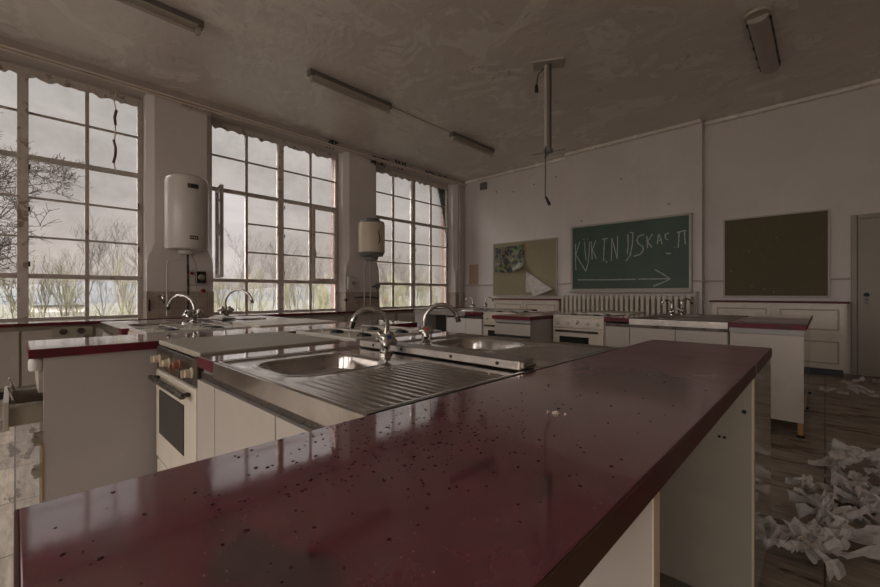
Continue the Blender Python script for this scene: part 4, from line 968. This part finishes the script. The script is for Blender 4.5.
# water drops
rr = random.Random(21); m = MB(); n = 0
while n < 480:
    x = rr.uniform(-.65, -.2); y = rr.uniform(.02, 1.25)
    dens = math.exp(-((x+.50)/.13)**2-((y-.42)/.25)**2)+.10*math.exp(-((y-.5)/.5)**2)
    if rr.random() > dens: continue
    r = rr.uniform(.0008, .0026)*(1 if rr.random() < .93 else 1.5); h = r*.33; e = rr.uniform(.8, 1.35); a = rr.uniform(0, 3)
    b = len(m.v); k = 8
    for (q, hh) in ((1, 0), (.93, .45), (.62, .85)):
        for j in range(k):
            t_ = 2*PI*j/k; ux, uy = q*r*math.cos(t_)*e, q*r*math.sin(t_)/e
            m.v.append((x+ux*math.cos(a)-uy*math.sin(a), y+ux*math.sin(a)+uy*math.cos(a), ZT+.0002+hh*h))
    m.v.append((x, y, ZT+.0002+h))
    for i in range(2):
        for j in range(k): j2 = (j+1) % k; m.f.append((b+i*k+j, b+i*k+j2, b+(i+1)*k+j2, b+(i+1)*k+j))
    for j in range(k): m.f.append((b+2*k+j, b+2*k+(j+1) % k, b+3*k))
    m.f.append(tuple(b+j for j in reversed(range(k))))
    n += 1
tag(m.build('water_drops', M['water'], smooth=True), 'scattered water drops on the foreground red worktop', 'water drops', kind='stuff')
rr = random.Random(5); m = MB()
for k in range(9): m.obox((-.391+rr.gauss(0, .010), .749+rr.gauss(0, .010), ZT+.002), (.004, .005, .003), Matrix.Rotation(rr.uniform(0, 3), 3, (rr.random(), rr.random(), .5)))
tag(m.build('glass_crumbs', M['flake']), 'small cluster of crumbs in the middle of the foreground red worktop', 'crumbs', kind='stuff')
tag(MB().lathe([(.004,0),(.005,.002),(.003,.004)], (-.74, .995, ZT-.006), 'z', 10).build('white_bead', M['white_plastic'], smooth=True), 'tiny white bead on the steel at the corner of the nearest drainer', 'bead')

# ------------------------------------------------------------------ outside
GZ = -.7
m = MB(); nx, ny = 50, 60
for j in range(ny+1):
    for i in range(nx+1):
        x = -7.36-((i/nx)**2)*190; y = -60+j*260/ny
        m.v.append((x, y, GZ+.35*noise.noise(Vector((x*.06, y*.06, 0)))*min(1, (-x-7)/8)-.004*(-x-7)))
for j in range(ny):
    for i in range(nx): a = j*(nx+1)+i; m.f.append((a, a+nx+1, a+nx+2, a+1))
m.build('ground', M['grass'], kind='structure', smooth=True)
m = MB()
for j in range(2):
    for i in range(201):
        y = -60+i*2.2; m.v.append((-120-(30 if j else 0), y, -3 if j == 0 else 3.2+2.2*noise.noise(Vector((y*.03, 1, 0)))+1.0*noise.noise(Vector((y*.25, 3, 0)))))
for i in range(200): m.f.append((i, i+1, 201+i+1, 201+i))
m.build('hills', M['hill'], kind='structure')

def tree_mesh(name, mat, H, seed, spread=.55, depth=4, kids=(5, 5, 4, 4), r0=.05, trunk=.9, minr=.004, up=.25, sides=(6,4,3,3,3)):
    rr = random.Random(seed); m = MB()
    def grow(p, d, L, r, lev):
        n = 6 if lev == 0 else 4; pts = [p]; rs = [r]; q = Vector(p); dd = d.copy()
        for i in range(n):
            dd = (dd + Vector((rr.gauss(0, .07+.03*lev), rr.gauss(0, .07+.03*lev), rr.gauss(0, .05)+up*.08))).normalized()
            q = q+dd*L/n; pts.append(q.copy()); rs.append(max(minr*.6, r*(1-.8*(i+1)/n)))
        m.tube(pts, rs, sides[lev], caps=False)
        if lev >= depth: return
        for k in range(kids[lev]):
            t_ = rr.uniform(.25 if lev == 0 else .15, 1.0); i = min(n-1, int(t_*n)); b = pts[i].lerp(pts[i+1], t_*n-i)
            ax = dd.orthogonal().normalized(); ax = Matrix.Rotation(rr.uniform(0, 2*PI), 3, dd) @ ax
            nd = (dd*(1-spread)+ax*spread+Vector((0, 0, up))).normalized()
            grow(b, nd, L*rr.uniform(.42, .68)*(1.15-.45*t_), max(minr, rs[i]*.55), lev+1)
    grow(Vector((0, 0, 0)), Vector((rr.gauss(0, .05), rr.gauss(0, .05), 1)), H*trunk, r0, 0)
    me = bpy.data.meshes.new(name); me.from_pydata([tuple(v) for v in m.v], [], m.f); me.update(); me.materials.append(M[mat]); return me
def put_tree(me, name, x, y, s, rot, label, cat, group=None):
    o = bpy.data.objects.new(name, me); COL.objects.link(o); o.location = (x, y, GZ-.35); o.rotation_euler.z = rot; o.scale = (s, s, s)
    return tag(o, label, cat, group)
big = tree_mesh('bare_tree', 'bark', 8.0, 4, spread=.62, depth=4, kids=(13, 9, 7, 4), r0=.16, trunk=.62, minr=.010, up=.10)
put_tree(big, 'bare_tree', -18.8, -1.6, 1.18, .6, 'large bare spreading tree seen at the left edge of the left window', 'tree')
sap = [tree_mesh('bare_sapling', 'bark', 4.4, 30+k, spread=.42, depth=3, kids=(11, 6, 4), r0=.036, trunk=.95, minr=.0055, up=.35) for k in range(5)]
mos = [tree_mesh('mossy_sapling', 'bark_green', 3.2, 60+k, spread=.30, depth=3, kids=(8, 5, 4), r0=.045, trunk=.95, minr=.0085, up=.5) for k in range(4)]
rr = random.Random(9)
for k in range(36):
    y = 1.6+k*.66+rr.uniform(-.25, .25); x = -19.5-rr.uniform(0, 7)
    put_tree(sap[k % 5], 'bare_sapling', x, y, rr.uniform(.62, .98), rr.uniform(0, 6.2), 'slender bare sapling in the row outside the windows', 'tree', 'bare saplings outside the windows')
for k in range(64):
    y = -3+k*.46+rr.uniform(-.3, .3); x = -17-rr.uniform(0, 7)
    put_tree(mos[k % 4], 'mossy_sapling', x, y, rr.uniform(.60, .86), rr.uniform(0, 6.2), 'low yellow-green mossy sapling in the thicket outside the windows', 'tree', 'mossy saplings outside the windows')
for k in range(10):
    put_tree(mos[k % 4], 'russet_bush', -15.5-rr.uniform(0, 3), -2.9+k*.24, rr.uniform(.45, .62), rr.uniform(0, 6.2), 'low russet winter bush at the foot of the big tree', 'bush', 'russet bushes below the big tree')
m = MB()
for k in range(4600):
    x = -16-rr.uniform(0, 14); y = -4+rr.uniform(0, 34); h = rr.uniform(.7, 2.1)*(.7+.5*noise.noise(Vector((x*.3, y*.3, 0)))); z = GZ-.35
    m.tube([(x, y, z), (x+rr.gauss(0, .15), y+rr.gauss(0, .15), z+h*.5), (x+rr.gauss(0, .3), y+rr.gauss(0, .3), z+h)], [.012, .009, .005], 3, caps=False)
tag(m.build('undergrowth', M['bark_green']), 'tangled yellow-green undergrowth outside below the trees', 'undergrowth', kind='stuff')
t = thing('distant_house', (-60, 2.9, GZ-.3), 'long low pale building far off through the left window', 'building')
MB().box(-62, -58, 1.2, 5.4, -1.6, -.1).build('wall_block', M['heater_white'], t)
m = MB(); m.add([(-62.4,.9,-.1),(-57.6,.9,-.1),(-57.6,5.7,-.1),(-62.4,5.7,-.1),(-60,1.0,.55),(-60,5.6,.55)], [(0,3,2,1),(0,1,4),(1,2,5,4),(2,3,5),(3,0,4,5)])
m.build('roof', M['hill'], t)
x_, y_ = -24.5, 24.5*.803
t = thing('round_sign', (x_, y_, GZ-.3), 'round orange disc sign seen through the right window', 'sign')
MB().lathe([(.01, -.03), (.22, -.03), (.22, .03), (.01, .03)], (x_, y_, .68), 'x', 24).build('disc', M['orange'], t, smooth=True)
MB().tube([(x_, y_, GZ-.3), (x_, y_, .5)], .03, 8).build('post', M['frame'], t)

# ------------------------------------------------------------------ sky, camera, colour management
w = bpy.data.worlds.new('overcast_sky'); scene.world = w; w.use_nodes = True; N = w.node_tree.nodes; L = w.node_tree.links; bg = N['Background']
tc = N.new('ShaderNodeTexCoord'); sp = N.new('ShaderNodeSeparateXYZ'); L.new(tc.outputs['Generated'], sp.inputs[0])
base = ramp(N, L, sp.outputs[2], [(0, (.62,.56,.52)), (.07, (.74,.67,.64)), (.20, (.72,.67,.655)), (.40, (.70,.67,.665)), (.58, (5.0,4.85,4.8)), (1, (7.0,6.85,6.8))])  # overhead sky raised far above the visible band as added fill
mp = N.new('ShaderNodeMapping'); mp.inputs['Scale'].default_value = (1, 1, 3.2); L.new(tc.outputs['Generated'], mp.inputs[0])
cl = ramp(N, L, noise_n(N, L, 2.4, 6, .55, .4, vec=mp.outputs[0]), [(.32, .78), (.68, 1.15)])
c = mixc(N, L, 1.0, base, cl, 'MULTIPLY')
# sky glow behind the camera, added to brighten the room
dn = N.new('ShaderNodeVectorMath'); dn.operation = 'DOT_PRODUCT'; dn.inputs[1].default_value = (.10, -.90, .42); L.new(tc.outputs['Generated'], dn.inputs[0])
gl = ramp(N, L, dn.outputs['Value'], [(.30, (1/GLOW,)*3), (.85, 1)])
c = mixc(N, L, 1.0, c, gl, 'MULTIPLY'); L.new(c, bg.inputs[0])
bg.inputs[1].default_value = SKY*GLOW

cam = bpy.data.cameras.new('camera'); co = bpy.data.objects.new('camera', cam); COL.objects.link(co); scene.camera = co
cam.sensor_width = 36; cam.lens = 404.5/880*36; cam.clip_start = .02; cam.clip_end = 600
co.location = (0, 0, 1.10); co.rotation_euler = (PI/2, 0, math.radians(43.585))
scene.view_settings.view_transform = 'Standard'; scene.view_settings.look = 'None'; scene.view_settings.gamma = 1
scene.view_settings.use_curve_mapping = False; scene.view_settings.exposure = EXPO
cy = scene.cycles
cy.max_bounces = 12; cy.diffuse_bounces = 8; cy.glossy_bounces = 5; cy.transmission_bounces = 6; cy.transparent_max_bounces = 12
cy.use_denoising = True; cy.sample_clamp_indirect = 6; cy.caustics_reflective = False; cy.caustics_refractive = False
for a, b in WIN:
    ld = bpy.data.lights.new('window_portal', 'AREA'); ld.shape = 'RECTANGLE'; ld.size = ZH-ZS; ld.size_y = b-a; ld.cycles.is_portal = True
    lo = bpy.data.objects.new('window_portal', ld); COL.objects.link(lo); lo.location = (XG-.46, (a+b)/2, (ZS+ZH)/2); lo.rotation_euler = (0, math.radians(-90), 0)
for a, b in FILL_WIN:
    ld = bpy.data.lights.new('window_portal', 'AREA'); ld.shape = 'RECTANGLE'; ld.size = b-a; ld.size_y = ZH-ZS; ld.cycles.is_portal = True
    lo = bpy.data.objects.new('window_portal', ld); COL.objects.link(lo); lo.location = ((a+b)/2, YB-.31, (ZS+ZH)/2); lo.rotation_euler = (math.radians(90), 0, 0)
